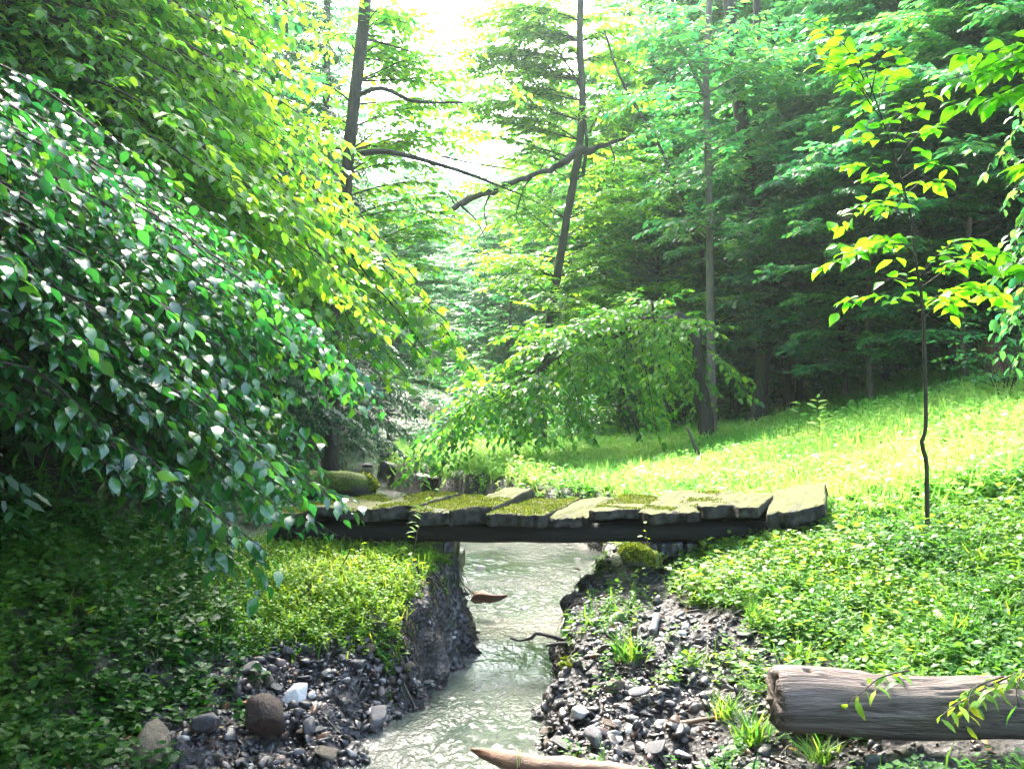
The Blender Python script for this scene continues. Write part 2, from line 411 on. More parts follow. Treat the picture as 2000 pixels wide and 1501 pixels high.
M_wood_l = solid("pale bark", (.10, .08, .065), (.24, .19, .15), 9, .8, .35, 30, 6, (3, 3, .8))
M_twig = solid("twig bark", (.02, .015, .01), (.06, .045, .03), 20, .75, .2)
M_log = solid("weathered log wood", (.024, .017, .014), (.30, .23, .20), 5, .7, 1.0, 12, 9, (.45, 7, 7))
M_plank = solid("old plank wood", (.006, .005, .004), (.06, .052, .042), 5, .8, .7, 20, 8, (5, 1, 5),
                moss=((.025, .03, .004), (.10, .105, .012)), mossamt=.50, mossn=.4, mscale=5)  # wood darkened so the deck fronts look shaded; moss is its own colour
M_beam = solid("shade blackened beam wood", (.004, .0035, .003), (.018, .015, .013), 8, .7, .5, 20, 6, (.6, 5, 5))  # wood blackened to stand in for deep shade under the deck
M_mossy = solid("mossy stone", (.02, .018, .015), (.07, .06, .05), 8, .8, .7, 25, 6, moss=((.02, .04, .006), (.12, .16, .015)), mossamt=1.1, mossn=.3, mscale=5)
M_st_grey = solid("grey stone", (.022, .02, .024), (.11, .10, .112), 9, .5, .5, 30, spec=.6)
M_st_dark = solid("dark wet stone", (.015, .014, .017), (.07, .062, .07), 9, .4, .5, 30, spec=.7)
M_st_pale = solid("pale stone", (.30, .28, .27), (.62, .60, .58), 8, .55, .3, 30)
M_st_rust = solid("rust stone", (.14, .05, .02), (.38, .15, .05), 8, .5, .4, 30)
M_st_tan = solid("tan stone", (.06, .045, .03), (.26, .20, .14), 6, .5, 1.0, 14, spec=.6)
M_brown = solid("brown stone", (.03, .014, .012), (.15, .085, .06), 6, .5, 1.0, 14, spec=.6)
M_drift = solid("wet driftwood", (.06, .022, .014), (.26, .13, .07), 5, .55, .5, 18, 8, (.6, 6, 6), spec=.6)
M_string = solid("string", (.3, .25, .08), (.45, .4, .2), 40, .9, .1)

def ground_mat():
    m, nt, N, L = new_mat("mud and gravel")
    out = N.new("ShaderNodeOutputMaterial"); geo = N.new("ShaderNodeNewGeometry"); pos = geo.outputs['Position']
    t1 = tex(N, L, 2.2, 6, .65, pos); r1 = ramp(N, [(.32, (.008, .006, .006)), (.55, (.028, .021, .021)), (.75, (.09, .073, .076))]); L.new(t1.outputs[0], r1.inputs[0])
    v = tex(N, L, 42, kind='v', vec=pos); v2 = tex(N, L, 95, kind='v', vec=pos)
    r2 = ramp(N, [(0, (.010, .008, .009)), (.5, (.05, .042, .043)), (.9, (.24, .22, .22))])
    sc = N.new("ShaderNodeSeparateColor"); L.new(v.outputs['Color'], sc.inputs[0]); L.new(sc.outputs[0], r2.inputs[0])
    tm = tex(N, L, 1.6, 4, .6, pos); mr = N.new("ShaderNodeMapRange"); L.new(tm.outputs[0], mr.inputs[0]); mr.inputs[1].default_value = .46; mr.inputs[2].default_value = .6
    mr.inputs[4].default_value = .75
    mx = N.new("ShaderNodeMix"); mx.data_type = 'RGBA'; L.new(mr.outputs[0], mx.inputs[0]); L.new(r1.outputs[0], mx.inputs[6]); L.new(r2.outputs[0], mx.inputs[7])
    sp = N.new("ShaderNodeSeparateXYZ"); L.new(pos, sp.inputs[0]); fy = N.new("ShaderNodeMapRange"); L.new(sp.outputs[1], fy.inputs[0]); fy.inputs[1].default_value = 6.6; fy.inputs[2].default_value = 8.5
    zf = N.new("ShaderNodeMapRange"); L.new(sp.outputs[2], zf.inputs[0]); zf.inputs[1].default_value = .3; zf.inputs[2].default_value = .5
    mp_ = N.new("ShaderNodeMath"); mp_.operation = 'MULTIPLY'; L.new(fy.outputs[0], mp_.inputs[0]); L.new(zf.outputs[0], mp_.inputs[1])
    fx = N.new("ShaderNodeMapRange"); L.new(sp.outputs[0], fx.inputs[0]); fx.inputs[1].default_value = -1.5; fx.inputs[2].default_value = -2.0  # soil colour darkened leftward to deepen the shade in that corner
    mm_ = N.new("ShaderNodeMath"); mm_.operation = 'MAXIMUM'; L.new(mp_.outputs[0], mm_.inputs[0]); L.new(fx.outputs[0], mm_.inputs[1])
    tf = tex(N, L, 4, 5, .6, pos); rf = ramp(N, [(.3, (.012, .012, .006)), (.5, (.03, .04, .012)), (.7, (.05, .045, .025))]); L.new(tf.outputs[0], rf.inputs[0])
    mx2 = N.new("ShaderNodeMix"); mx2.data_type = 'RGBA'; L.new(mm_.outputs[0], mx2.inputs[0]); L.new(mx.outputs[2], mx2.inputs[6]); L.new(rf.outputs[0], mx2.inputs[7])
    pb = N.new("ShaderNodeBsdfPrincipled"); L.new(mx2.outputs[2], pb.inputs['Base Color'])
    t4 = tex(N, L, 5, 4, .6, pos); rr = N.new("ShaderNodeMapRange"); L.new(t4.outputs[0], rr.inputs[0]); rr.inputs[3].default_value = .2; rr.inputs[4].default_value = .7
    L.new(rr.outputs[0], pb.inputs['Roughness'])
    ad = N.new("ShaderNodeMath"); ad.operation = 'ADD'; L.new(v.outputs['Distance'], ad.inputs[0])
    tb = tex(N, L, 30, 8, .75, pos); L.new(tb.outputs[0], ad.inputs[1])
    bp = N.new("ShaderNodeBump"); bp.inputs['Strength'].default_value = .7; bp.inputs['Distance'].default_value = .03
    L.new(ad.outputs[0], bp.inputs['Height']); L.new(bp.outputs[0], pb.inputs['Normal']); L.new(pb.outputs[0], out.inputs[0])
    return m
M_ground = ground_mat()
def soil_floor_mat():
    return solid("leaf litter", (.02, .014, .008), (.07, .05, .03), 3, .9, .6, 12)

def water_mat():
    m, nt, N, L = new_mat("murky creek water")
    out = N.new("ShaderNodeOutputMaterial"); geo = N.new("ShaderNodeNewGeometry"); pos = geo.outputs['Position']
    t = tex(N, L, 1.1, 4, .6, pos); r = ramp(N, [(.36, (.04, .055, .042)), (.5, (.08, .088, .072)), (.64, (.16, .15, .135))]); L.new(t.outputs[0], r.inputs[0])
    pb = N.new("ShaderNodeBsdfPrincipled"); L.new(r.outputs[0], pb.inputs['Base Color']); pb.inputs['Roughness'].default_value = .05
    pb.inputs['IOR'].default_value = 1.33; pb.inputs['Specular IOR Level'].default_value = .7
    mp = N.new("ShaderNodeMapping"); mp.inputs['Scale'].default_value = (1.6, .8, 1); L.new(pos, mp.inputs[0])
    t1 = tex(N, L, 9, 5, .6, mp.outputs[0]); t2 = tex(N, L, 26, 3, .5, mp.outputs[0])
    a = N.new("ShaderNodeMath"); a.operation = 'MULTIPLY_ADD'; L.new(t2.outputs[0], a.inputs[0]); a.inputs[1].default_value = .4; L.new(t1.outputs[0], a.inputs[2])
    tz = tex(N, L, .9, 3, .5, pos); ms = N.new("ShaderNodeMapRange"); L.new(tz.outputs[0], ms.inputs[0]); ms.inputs[1].default_value = .4; ms.inputs[2].default_value = .6
    ms.inputs[3].default_value = .2; ms.inputs[4].default_value = 1.0
    bp = N.new("ShaderNodeBump"); L.new(ms.outputs[0], bp.inputs['Strength']); bp.inputs['Distance'].default_value = .05
    L.new(a.outputs[0], bp.inputs['Height']); L.new(bp.outputs[0], pb.inputs['Normal']); L.new(pb.outputs[0], out.inputs[0])
    return m
M_water = water_mat()

# ------------------------------------------------------------------ ground and water
def build_ground():
    def axis(n, a, b, c, near):   # dense around 'near'
        u = np.linspace(-1, 1, n); s = np.sinh(u*c)/np.sinh(c)
        return np.where(s < 0, near+s*(near-a), near+s*(b-near))
    xs = axis(760, -130, 130, 7.0, -0.1); ys = axis(860, -40, 230, 6.4, 5.4)
    X, Y = np.meshgrid(xs, ys); Z = terrain(X.ravel(), Y.ravel()).reshape(X.shape)
    V = np.stack([X, Y, Z], -1); du = np.gradient(V, axis=1); dv = np.gradient(V, axis=0); Nn = norm(np.cross(du, dv))
    steep = smooth((1-Nn[..., 2:3]-.12)/.4)*smooth((16-Y[..., None])/6)*smooth((Y[..., None]-2)/1)
    q = V.reshape(-1, 3); dn = (noise3(q, 5, 61)*.10+noise3(q, 14, 63)*.05+noise3(q, 34, 65)*.022).reshape(Z.shape)[..., None]
    V = V+Nn*dn*steep
    V = V.reshape(-1, 3); nx, ny = len(xs), len(ys)
    i = np.arange(ny-1)[:, None]*nx; j = np.arange(nx-1)[None, :]
    F = np.stack([i+j, i+j+1, i+nx+j+1, i+nx+j], -1).reshape(-1, 4)
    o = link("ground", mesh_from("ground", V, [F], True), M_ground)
    tag(o, "dark mud and gravel ground of the wooded creek valley", "ground", kind='structure')
build_ground()

def build_water():
    T = norm(np.gradient(CY[:, :2], axis=0)); S = np.stack([T[:, 1], -T[:, 0]], 1)
    cp, _ = resample(np.stack([CY[:, 0], CY[:, 1], CY[:, 2]], 1), 400)
    cl = np.concatenate([[0], np.cumsum(np.hypot(*np.diff(CY[:, :2], axis=0).T))]); k0 = np.interp(2.0, CY[:200, 1], cl[:200]); k1 = k0+10
    sl_ = np.concatenate([np.linspace(0, k0, 60, endpoint=False), np.linspace(k0, k1, 1000, endpoint=False), np.linspace(k1, cl[-1], 700)])
    ys = np.interp(sl_, cl, np.arange(len(CY)))
    ii = np.clip(ys.astype(int), 0, len(CY)-2); fr = (ys-ii)[:, None]
    c = CY[ii]*(1-fr)+CY[ii+1]*fr; s = norm(S[ii]*(1-fr)+S[ii+1]*fr)
    u = np.linspace(-1, 1, 110)
    W = c[:, 2][:, None]+0.35
    X = c[:, 0][:, None]+s[:, 0][:, None]*u[None]*W; Y = c[:, 1][:, None]+s[:, 1][:, None]*u[None]*W
    Z = water_z(Y)+0.010*fbm(X*5, Y*3, 41, 3)
    rif = np.exp(-((Y-8.2)/1.2)**2)+np.exp(-((Y-4.1)/.8)**2)*1.2+np.exp(-((Y-28)/3)**2)*2
    Z = Z+rif*0.020*fbm(X*12, Y*7, 43, 3)+(.25+rif)*0.010*fbm(X*30+2*Y, Y*14, 45, 3)
    V = np.stack([X, Y, Z], -1).reshape(-1, 3); nx = 110; ny = len(c)
    i = np.arange(ny-1)[:, None]*nx; j = np.arange(nx-1)[None, :]
    F = np.stack([i+j, i+j+1, i+nx+j+1, i+nx+j], -1).reshape(-1, 4)
    o = link("water", mesh_from("water", V, [F], True), M_water)
    tag(o, "shallow murky grey green creek running under the footbridge", "creek", kind='structure')
build_water()

# ------------------------------------------------------------------ trees
def put_tree(name, base, wood, lv, mwood, mleaf, tmpl, label, cat='tree', group=None, wid=1.0, crownname='crown', trunkname='trunk'):
    e = empty(name, base)
    link(trunkname, wood.mesh(trunkname, base), mwood, e)
    if lv is not None and lv.count():
        link(crownname, lv.mesh(crownname, tmpl, base, wid), mleaf, e)
    tag(e, label, cat, group)
    return e

def gen_path(p, phi, elev, L, droop, rng, k=5):
    pts = [np.array(p, float)]; d = elev; ph = phi; step = L/k
    for i in range(k):
        v = np.array([math.cos(ph)*math.cos(d), math.sin(ph)*math.cos(d), math.sin(d)])
        pts.append(pts[-1]+v*step); d -= droop/k; ph += rng.normal(0, .12)
    return np.array(pts)

def template(kind, seed):
    rng = np.random.default_rng(seed); W = Geo(); Lv = Leaves()
    if kind == 'tall':      # forest maple
        H = 15; n = 24; z = np.linspace(-.3, H, n)
        tr = np.stack([.25*np.sin(z*.35+seed), .2*np.cos(z*.3+seed*2), z], 1); tr[:, :2] -= tr[1, :2]
        tube(W, tr, np.interp(z, [0, .4, H], [.2, .15, .02]), 10, .2, seed)
        for i in range(66):
            h = 2.6+12.0*(i/66)**.9; phi = i*2.4+rng.normal(0, .3)
            L = 3.7*math.sin(math.pi*np.clip((h-1.5)/14, .12, .95))**.7*rng.uniform(.7, 1.1)
            p = [np.interp(h, z, tr[:, 0]), np.interp(h, z, tr[:, 1]), h]
            el = np.interp(h, [3, 15], [.25, .9])
            pa = gen_path(p, phi, el, L, .7, rng)
            limb(W, Lv, pa, rng, .03, .005, .16, .95, .11, .06, .25, twood=False, hue=.5, tilt=.35)
            for s in range(3):
                t = .3+.2*s; q = pa[0]*(1-t)+pa[-1]*t+np.array([0, 0, .12*L])
                limb(W, Lv, gen_path(q, phi+(.8 if s % 2 else -.8), el*.6, L*.45, .6, rng, 3), rng, .012, .003, .16, .7, .11, .06, .25, twood=False, hue=.5, tilt=.35)
    elif kind == 'layer':   # understory tree with flat layered sprays
        H = 7; n = 16; z = np.linspace(-.2, H, n)
        tr = np.stack([.22*np.sin(z*.6+seed), .18*np.cos(z*.5+seed*2), z], 1); tr[:, :2] -= tr[1, :2]
        tube(W, tr, np.interp(z, [0, H], [.07, .008]), 8, .2, seed)
        for i in range(72):
            h = .7+6.2*(i/72); phi = i*2.4+rng.normal(0, .35)
            L = 2.6*math.sin(math.pi*np.clip((h+.8)/8.4, .1, .97))**.6*rng.uniform(.65, 1.15)
            p = [np.interp(h, z, tr[:, 0]), np.interp(h, z, tr[:, 1]), h]
            pa = gen_path(p, phi, .35, L, .75, rng)
            limb(W, Lv, pa, rng, .013, .002, .145, .85, .06, .045, .12, twood=False, hue=.45, tilt=.22, roll=.15)
    elif kind == 'hemlock':
        H = 9; n = 12; z = np.linspace(-.2, H, n)
        tr = np.stack([z*0, z*0, z], 1); tube(W, tr, np.interp(z, [0, H], [.12, .01]), 8, .2, seed)
        for i in range(84):
            h = .7+8.1*(i/84); phi = i*2.4+rng.normal(0, .3); L = 2.5*(1-(h/9.3))**.75*rng.uniform(.8, 1.1)+.25
            pa = gen_path([0, 0, h], phi, .1, L, .8, rng)
            limb(W, Lv, pa, rng, .012, .002, .10, .8, .055, .026, .35, twood=False, hue=.45, tilt=.3, leafdown=.35, roll=.2)
    elif kind == 'shrub':
        for k in range(7):
            phi0 = k*.9; st = gen_path([.05*math.cos(phi0), .05*math.sin(phi0), -.05], phi0, 1.25, 1.7*rng.uniform(.6, 1.1), .5, rng)
            tube(W, st, np.linspace(.012, .004, len(st)), 5, .1, k)
            for i in range(6):
                q = st[min(len(st)-1, 1+i % 5)]
                limb(W, Lv, gen_path(q, phi0+rng.normal(0, 1), .4, .7*rng.uniform(.6, 1.1), .8, rng, 3), rng, .006, .002, .085, .35, .09, .055, .2, twood=False, tilt=.35, hue=.55)
    return W, Lv

TPL = {}
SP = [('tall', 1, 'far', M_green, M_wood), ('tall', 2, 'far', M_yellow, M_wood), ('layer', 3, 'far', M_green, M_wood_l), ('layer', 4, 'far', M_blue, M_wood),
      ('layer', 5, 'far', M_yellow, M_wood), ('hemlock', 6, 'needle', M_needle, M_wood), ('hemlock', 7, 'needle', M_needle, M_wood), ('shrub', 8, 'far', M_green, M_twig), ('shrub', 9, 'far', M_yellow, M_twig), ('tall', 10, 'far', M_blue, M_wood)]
KEYS = ['tallG', 'tallY', 'layG', 'layB', 'layY', 'hem1', 'hem2', 'shrG', 'shrY', 'tallB']
for key, (k, sd_, tm_, ml, mw) in zip(KEYS, SP):
    W, Lv = template(k, sd_)
    wm = W.mesh(k+"_trunk"); lm = Lv.mesh(k+"_crown", tm_, wid=(1.9 if tm_ == 'needle' else 1.2))
    wm.materials.append(mw); lm.materials.append(ml); TPL[key] = (wm, lm, k)
    print("tpl", key, Lv.count())
NAMES = {'tall': 'forest_tree', 'layer': 'understory_tree', 'hemlock': 'hemlock_tree', 'shrub': 'shrub'}
def plant(key, x, y, s=1.0, rz=0.0, label='', group=None, z=None, tilt=(0, 0), cat=None):
    wm, lm, k = TPL[key]
    e = empty(NAMES[k], (x, y, gz(x, y) if z is None else z))
    e.rotation_euler = (tilt[0], tilt[1], rz); e.scale = (s, s, s)
    link('stems' if k == 'shrub' else 'trunk', wm, None, e); link('foliage' if k == 'shrub' else 'crown', lm, None, e)
    tag(e, label, cat or ('shrub' if k == 'shrub' else 'tree'), group)
    return e

R = np.random.default_rng(77)
exec_forest = True
def forest():
    # named mid-distance trees: key, px of the trunk, depth, scale, label
    mids = [
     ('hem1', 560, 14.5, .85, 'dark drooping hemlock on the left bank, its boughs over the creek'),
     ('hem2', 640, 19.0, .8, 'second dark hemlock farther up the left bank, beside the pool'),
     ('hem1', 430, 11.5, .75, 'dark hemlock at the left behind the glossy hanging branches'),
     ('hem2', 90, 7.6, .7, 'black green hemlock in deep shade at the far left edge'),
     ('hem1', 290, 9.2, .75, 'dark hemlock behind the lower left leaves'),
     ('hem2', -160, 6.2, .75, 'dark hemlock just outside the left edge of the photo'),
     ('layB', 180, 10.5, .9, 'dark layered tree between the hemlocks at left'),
     ('layG', 760, 27, 1.0, 'pale hazy understory tree left of the far riffle'),
     ('layG', 985, 33, .9, 'light green layered tree right of the far riffle'),
     ('layY', 1060, 40, 1.2, 'yellow green layered tree in the haze behind the leaning trunk'),
     ('layY', 1190, 24, 1.0, 'yellow green tree behind the toppled branch'),
     ('layY', 1290, 20.5, .8, 'fresh yellow green tree at the meadow edge left of the straight pale trunk'),
     ('layG', 1440, 20, 1.0, 'green layered tree just right of the straight pale trunk'),
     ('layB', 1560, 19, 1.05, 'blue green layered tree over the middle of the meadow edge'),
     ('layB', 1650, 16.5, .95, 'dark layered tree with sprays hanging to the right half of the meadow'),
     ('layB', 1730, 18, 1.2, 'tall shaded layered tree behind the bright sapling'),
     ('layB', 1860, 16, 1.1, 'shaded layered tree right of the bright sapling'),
     ('hem2', 1600, 24, 1.15, 'large hemlock deep in the right hand wood'),
     ('shrY', 1330, 19.0, 1.3, 'bright yellow green bush behind the toppled tree'),
     ('layY', 1290, 23.5, 1.3, 'tall bright yellow green tree between the leaning trunk and the pale straight trunk'),
     ('tallY', 1310, 25, .75, 'yellow green tree crown filling the gap left of the pale straight trunk'),
     ('tallG', 1500, 23, .9, 'tall leafy tree deep behind the meadow edge'),
     ('layG', 1540, 17.5, .85, 'low fresh green tree spreading flat sprays at the meadow edge'),
     ('layG', 1700, 14.2, .7, 'small leafy tree in front of the shaded wood'),
     ('layG', 1880, 13.2, .8, 'leafy tree with flat sprays right of the young sapling'),
     ('tallG', 1760, 20, .8, 'tall leafy tree above the middle of the dark wood'),
     ('tallG', 1940, 17, .8, 'tall leafy tree rising above the stump'),
     ('tallG', 1380, 25, .9, 'tall misty tree behind the straight pale trunk'),
     ('hem1', 1820, 20, 1.1, 'black green hemlock behind the right end of the meadow'),
     ('hem2', 1960, 18.5, 1.15, 'black green hemlock at the right edge of the photo'),
     ('layB', 2010, 13.5, 1.0, 'shaded layered tree above the brown stump'),
    ]
    for key, px, d, s, lab in mids:
        plant(key, (px-1000)/FPX*d, d, s, R.uniform(0, 6.28), lab)
    # shrubs along the meadow edge
    for px, d, key, s, lab in [(1130, 19.5, 'shrG', 1, 'green shrub below the leaning trunk'), (1240, 18.5, 'shrY', .8, 'pale green shrub at the back of the meadow'),
        (1420, 18, 'shrG', .9, 'shrub in front of the straight pale trunk'), (940, 21, 'shrG', .9, 'shrub at the left tip of the meadow by the riffle'),
        (1960, 11.2, 'shrG', .8, 'low bushy shrub in front of the brown stump'), (1330, 20, 'shrY', .9, 'light shrub under the arched snag'),
        (1020, 20, 'shrG', .8, 'shrub at the foot of the toppled branch tips')]:
        plant(key, (px-1000)/FPX*d, d, s, R.uniform(0, 6), lab)
    # background wood
    n = 0; pts = []
    tries = 0
    while n < 210 and tries < 8000:
        tries += 1
        d = 20+80*R.random()**1.15; px = R.uniform(-250, 2250) if R.random() < .7 else R.uniform(700, 1350); x = (px-1000)/FPX*d; y = d
        cd = float(np.min(np.hypot(CY[:, 0]-x, CY[:, 1]-y)))
        if cd < (2.8 if y < 26 else 2.2): continue
        cx = np.interp(y, CREEK[:, 1], CREEK[:, 0])
        if x > cx and y < 22: continue
        if any((x-a)**2+(y-b)**2 < (2.4+y*.03)**2 for a, b in pts): continue
        # leave the notch of bright sky up the valley
        notch = 640 < px < 940
        if (620 < px < 1010 and (y < 30 or y > 105)) or (840 < px < 1190 and y < 36): continue
        pts.append((x, y)); n += 1
        if y > 60: grp, lab = 'hazy trees far up the valley', 'pale hazy tree far up the valley'
        elif px > 1250: grp, lab = 'trees deep in the right hand wood', 'shaded tree deep in the wood behind the meadow'
        elif px < 700: grp, lab = 'trees deep in the left hand wood', 'shaded tree deep in the wood on the left slope'
        else: grp, lab = 'trees in the middle of the valley', 'misty green tree beyond the creek bend'
        r = R.random()
        if 620 < px < 1010: key, s = (['layG', 'layB', 'layG', 'layG'][int(r*4)]), R.uniform(.7, 1.0)
        elif px > 1250: key = ['tallB', 'layB', 'layG', 'tallG', 'layG', 'hem1', 'tallG'][int(r*7)]; s = R.uniform(.85, 1.3)
        elif px < 700: key = ['tallG', 'layB', 'hem2', 'tallY', 'layG'][int(r*5)]; s = R.uniform(.85, 1.3)
        else: key = ['tallY', 'layG', 'layY', 'layG', 'layY'][int(r*5)]; s = R.uniform(.65, .95)
        plant(key, x, y, s, R.uniform(0, 6.28), lab, grp)
    # mostly unseen trees added beside and behind the camera to darken the left bank
    for x, y, key, s in [(-6.0, 3.5, 'tallB', .9), (-7.5, 8.5, 'tallG', .95), (-4.8, -1.5, 'tallB', .85), (-9.5, 5.5, 'tallB', 1), (-6.5, 12.5, 'tallG', .9),
                         (-5.0, 8.0, 'hem1', .9), (-6.2, 5.8, 'hem2', 1.0), (-7.5, 10.8, 'layB', 1.2), (-8.5, 15.5, 'layB', 1.2), (-3.6, 1.0, 'layB', .9)]:
        plant(key, x, y, s, R.uniform(0, 6), 'dark tree added beside the left bank to keep it in shade', 'trees added to shade the near left bank')
    for x, y, key, s in [(-4.6, 2.2, 'hem1', .95), (-5.2, 4.2, 'hem2', 1.1), (-3.4, -.8, 'hem1', 1.0), (-4.6, -3.5, 'tallB', 1), (-1.6, -3.6, 'layB', 1.2), (0, -7.5, 'tallB', 1), (-6, -8, 'tallG', 1), (-4.6, 5.6, 'layB', .8), (-5.2, 9.5, 'hem1', .9), (-6.5, 8, 'hem2', .9), (-5.8, 12, 'hem1', .9), (-7.5, 6.5, 'layB', 1.1), (-8, 10, 'layG', 1.1), (-8, 1, 'tallB', 1.1), (2.5, -13, 'tallG', 1.1)]:  # trees added round the camera to cut sky light and deepen contrast
        plant(key, x, y, s, R.uniform(0, 6), 'dark tree added close round the viewpoint to block sky light', 'trees added round the viewpoint to block light')
    for x, y, key, s in [(9.5, 9.5, 'tallB', 1), (11, 14, 'hem1', 1.2), (10, 17, 'tallB', 1.05), (13, 20, 'hem2', 1.2)]:
        plant(key, x, y, s, R.uniform(0, 6), 'dark tree on the right hand slope above the stump', 'trees on the right hand slope')
if exec_forest: forest()

def px_limbs(W, Lv, specs, rng, jit=0.0, **kw):
    for sp in specs:
        pts = np.array([P(*q) for q in sp])
        limb(W, Lv, pts, rng, **kw)

def shade_canopy(W, Lv, top, xr, yr, n, rng, leaf=.12):
    """limbs added to a crown above the view to cast shade below"""
    for _ in range(n):
        e = np.array([rng.uniform(*xr), rng.uniform(*yr), 0]); e[2] = CAMZ+.40*e[1]+.5+rng.uniform(0, 1.6)
        st = np.array(top)+[0, 0, rng.uniform(-.6, .6)]; st[2] = max(st[2], CAMZ+.40*st[1]+.5)
        limb(W, Lv, [st, st*.5+e*.5+UP*.2, e], rng, r0=.02, r1=.003, leaf=leaf, twig=.7, tgap=.09, lgap=.06, droop=.1, t0=.1, tilt=.3, leafdown=.3, hue=.4, twood=False)

# --- left near tree with glossy drooping leaves
def tree_left_near():
    rng = np.random.default_rng(5); W = Geo(); Lv = Leaves()
    base = np.array([-3.0, 2.7, gz(-3.0, 2.7)])
    tr = np.array([base+[0, 0, -.1], base+[.1, .1, 1.2], base+[.05, .2, 2.6], base+[.2, .3, 4.4]])
    tp, _ = resample(tr, 20); tube(W, tp, np.linspace(.13, .05, 20), 12, .2, 3)
    specs = []
    ends = [(700, 745, 3.9), (660, 760, 3.7), (600, 640, 4.0), (560, 820, 3.5), (610, 930, 3.4), (650, 1040, 3.3), (560, 1020, 3.2), (500, 1090, 3.1), (430, 1070, 3.0),
            (400, 1000, 3.0), (470, 900, 3.2), (520, 700, 3.7), (450, 790, 3.3), (380, 860, 3.0), (330, 940, 2.9), (540, 560, 4.2), (440, 640, 3.5), (300, 800, 2.9),
            (240, 700, 2.9), (350, 720, 3.1), (150, 640, 2.8), (60, 640, 2.7), (260, 900, 2.8), (120, 800, 2.8), (640, 690, 3.8), (480, 560, 3.8), (400, 540, 3.5),
            (300, 560, 3.2), (580, 760, 3.5), (500, 830, 3.3), (560, 960, 3.3), (450, 960, 3.1), (160, 560, 2.9), (320, 640, 3.0), (590, 860, 3.5)]
    for (ex, ey, d) in [(a+rng.normal(0, 22)*k, b+rng.normal(0, 25)*k, c+rng.normal(0, .15)*k) for k in (0, 1, 1) for a, b, c in ends]:
        sy = ey-.60*(ex+330)+rng.uniform(-50, 40)
        a = P(-330, sy, rng.uniform(2.3, 3.6)); e = P(ex, ey, d)
        m1 = a*.62+e*.38+UP*.10*rng.uniform(.3, 1.2); m2 = a*.3+e*.7+UP*.10*rng.uniform(.4, 1.2)
        limb(W, Lv, [a, m1, m2, e], rng, r0=.007, r1=.0014, leaf=.054, twig=.25, tgap=.05, lgap=.029, droop=.3, t0=.08, tilt=.42, leafdown=.5, hue=.36, huev=.28, tr=.0013, seg=5, bias=(.1, -.12, 0), sv=(.4, 1.3))
    for a in np.linspace(0, 1, 5):
        h = 1.2+2.6*a; q = np.array([np.interp(h+base[2], tp[:, 2], tp[:, 0]), np.interp(h+base[2], tp[:, 2], tp[:, 1]), h+base[2]])
        limb(W, Lv, [q, q*.5+P(-330, 700-520*a, 2.9)*.5+UP*.1, P(-330, 700-520*a, 2.9)], rng, r0=.03, r1=.012, leaf=.068, twig=.3, tgap=.08, lgap=.05, hue=.3)
    shade_canopy(W, Lv, np.array([-3.2, 2.4, 4.0]), (-6, -2.3), (-1.5, 5.0), 200, rng, .11)  # unseen crown added to darken the left foreground
    print("near leaves", Lv.count())
    put_tree("broadleaf_tree", base, W, Lv, M_twig, M_glossy, 'near', 'near tree at the left with wet glossy dark green leaves hanging to the bridge', wid=.88)
tree_left_near()

def tree_left_mid():
    rng = np.random.default_rng(8); W = Geo(); Lv = Leaves()
    base = np.array([-4.6, 6.6, gz(-4.6, 6.6)])
    tp, _ = resample(np.array([base+[0, 0, -.1], base+[.1, -.1, 1.6], base+[0.3, 0, 3.2], base+[.4, .1, 6.5]]), 24)
    tube(W, tp, np.linspace(.15, .05, 24), 12, .2, 4)
    ends = [(300, 330, 5.2), (420, 330, 5.4), (560, 400, 5.6), (600, 420, 5.7), (520, 300, 5.9), (660, 330, 6.2), (690, 440, 6.3), (600, 230, 6.4),
            (540, 160, 6.5), (480, 200, 6.0), (360, 220, 5.8), (250, 260, 5.4), (430, 120, 6.3), (570, 90, 6.8), (340, 80, 6.1), (200, 120, 5.8),
            (120, 300, 5.2), (520, 20, 6.8), (590, -20, 7.2), (420, -40, 6.6), (280, -60, 6.2), (700, 500, 6.1), (600, 520, 5.6), (480, 470, 5.4), (380, 420, 5.2),
            (700, 560, 6.4), (140, 20, 5.8), (60, 180, 5.4), (640, 300, 7.0), (450, 260, 5.5), (230, 190, 5.5)]
    for (ex, ey, d) in [(a+rng.normal(0, 35)*k, b+rng.normal(0, 40)*k, c+rng.normal(0, .3)*k) for k in (0, 1, 1) for a, b, c in ends]:
        a = P(-150+rng.uniform(-60, 60), ey-.42*(ex+150)+rng.uniform(-60, 40), 5.4); e = P(ex, ey, d)
        m1 = a*.62+e*.38+UP*.12; m2 = a*.28+e*.72+UP*.14
        limb(W, Lv, [a, m1, m2, e], rng, r0=.016, r1=.002, leaf=.078, twig=.55, tgap=.07, lgap=.04, droop=.18, t0=.15, tilt=.35, leafdown=.45, hue=.08+.62*min(1, max(0, (ex-60)/520)), huev=.2, tr=.002, seg=5)
    for a in np.linspace(0, 1, 6):
        q = tp[int(8+a*15)]
        limb(W, Lv, [q, P(-150, 300-560*a, 5.4)], rng, r0=.05, r1=.02, leaf=.085, twig=.4, tgap=.1, lgap=.06, hue=.3)
    shade_canopy(W, Lv, tp[-1], (-7, -2.5), (2.6, 9.0), 150, rng)  # unseen upper limbs added to shade the left bank
    shade_canopy(W, Lv, tp[-1], (-4.6, -2.2), (5.0, 9.4), 160, rng)  # denser unseen limbs added for deeper shade on that bank
    put_tree("broadleaf_tree", base, W, Lv, M_twig, M_yellow, 'mid', 'leafy tree at upper left with backlit yellow green leaves on slanting branches')
tree_left_mid()

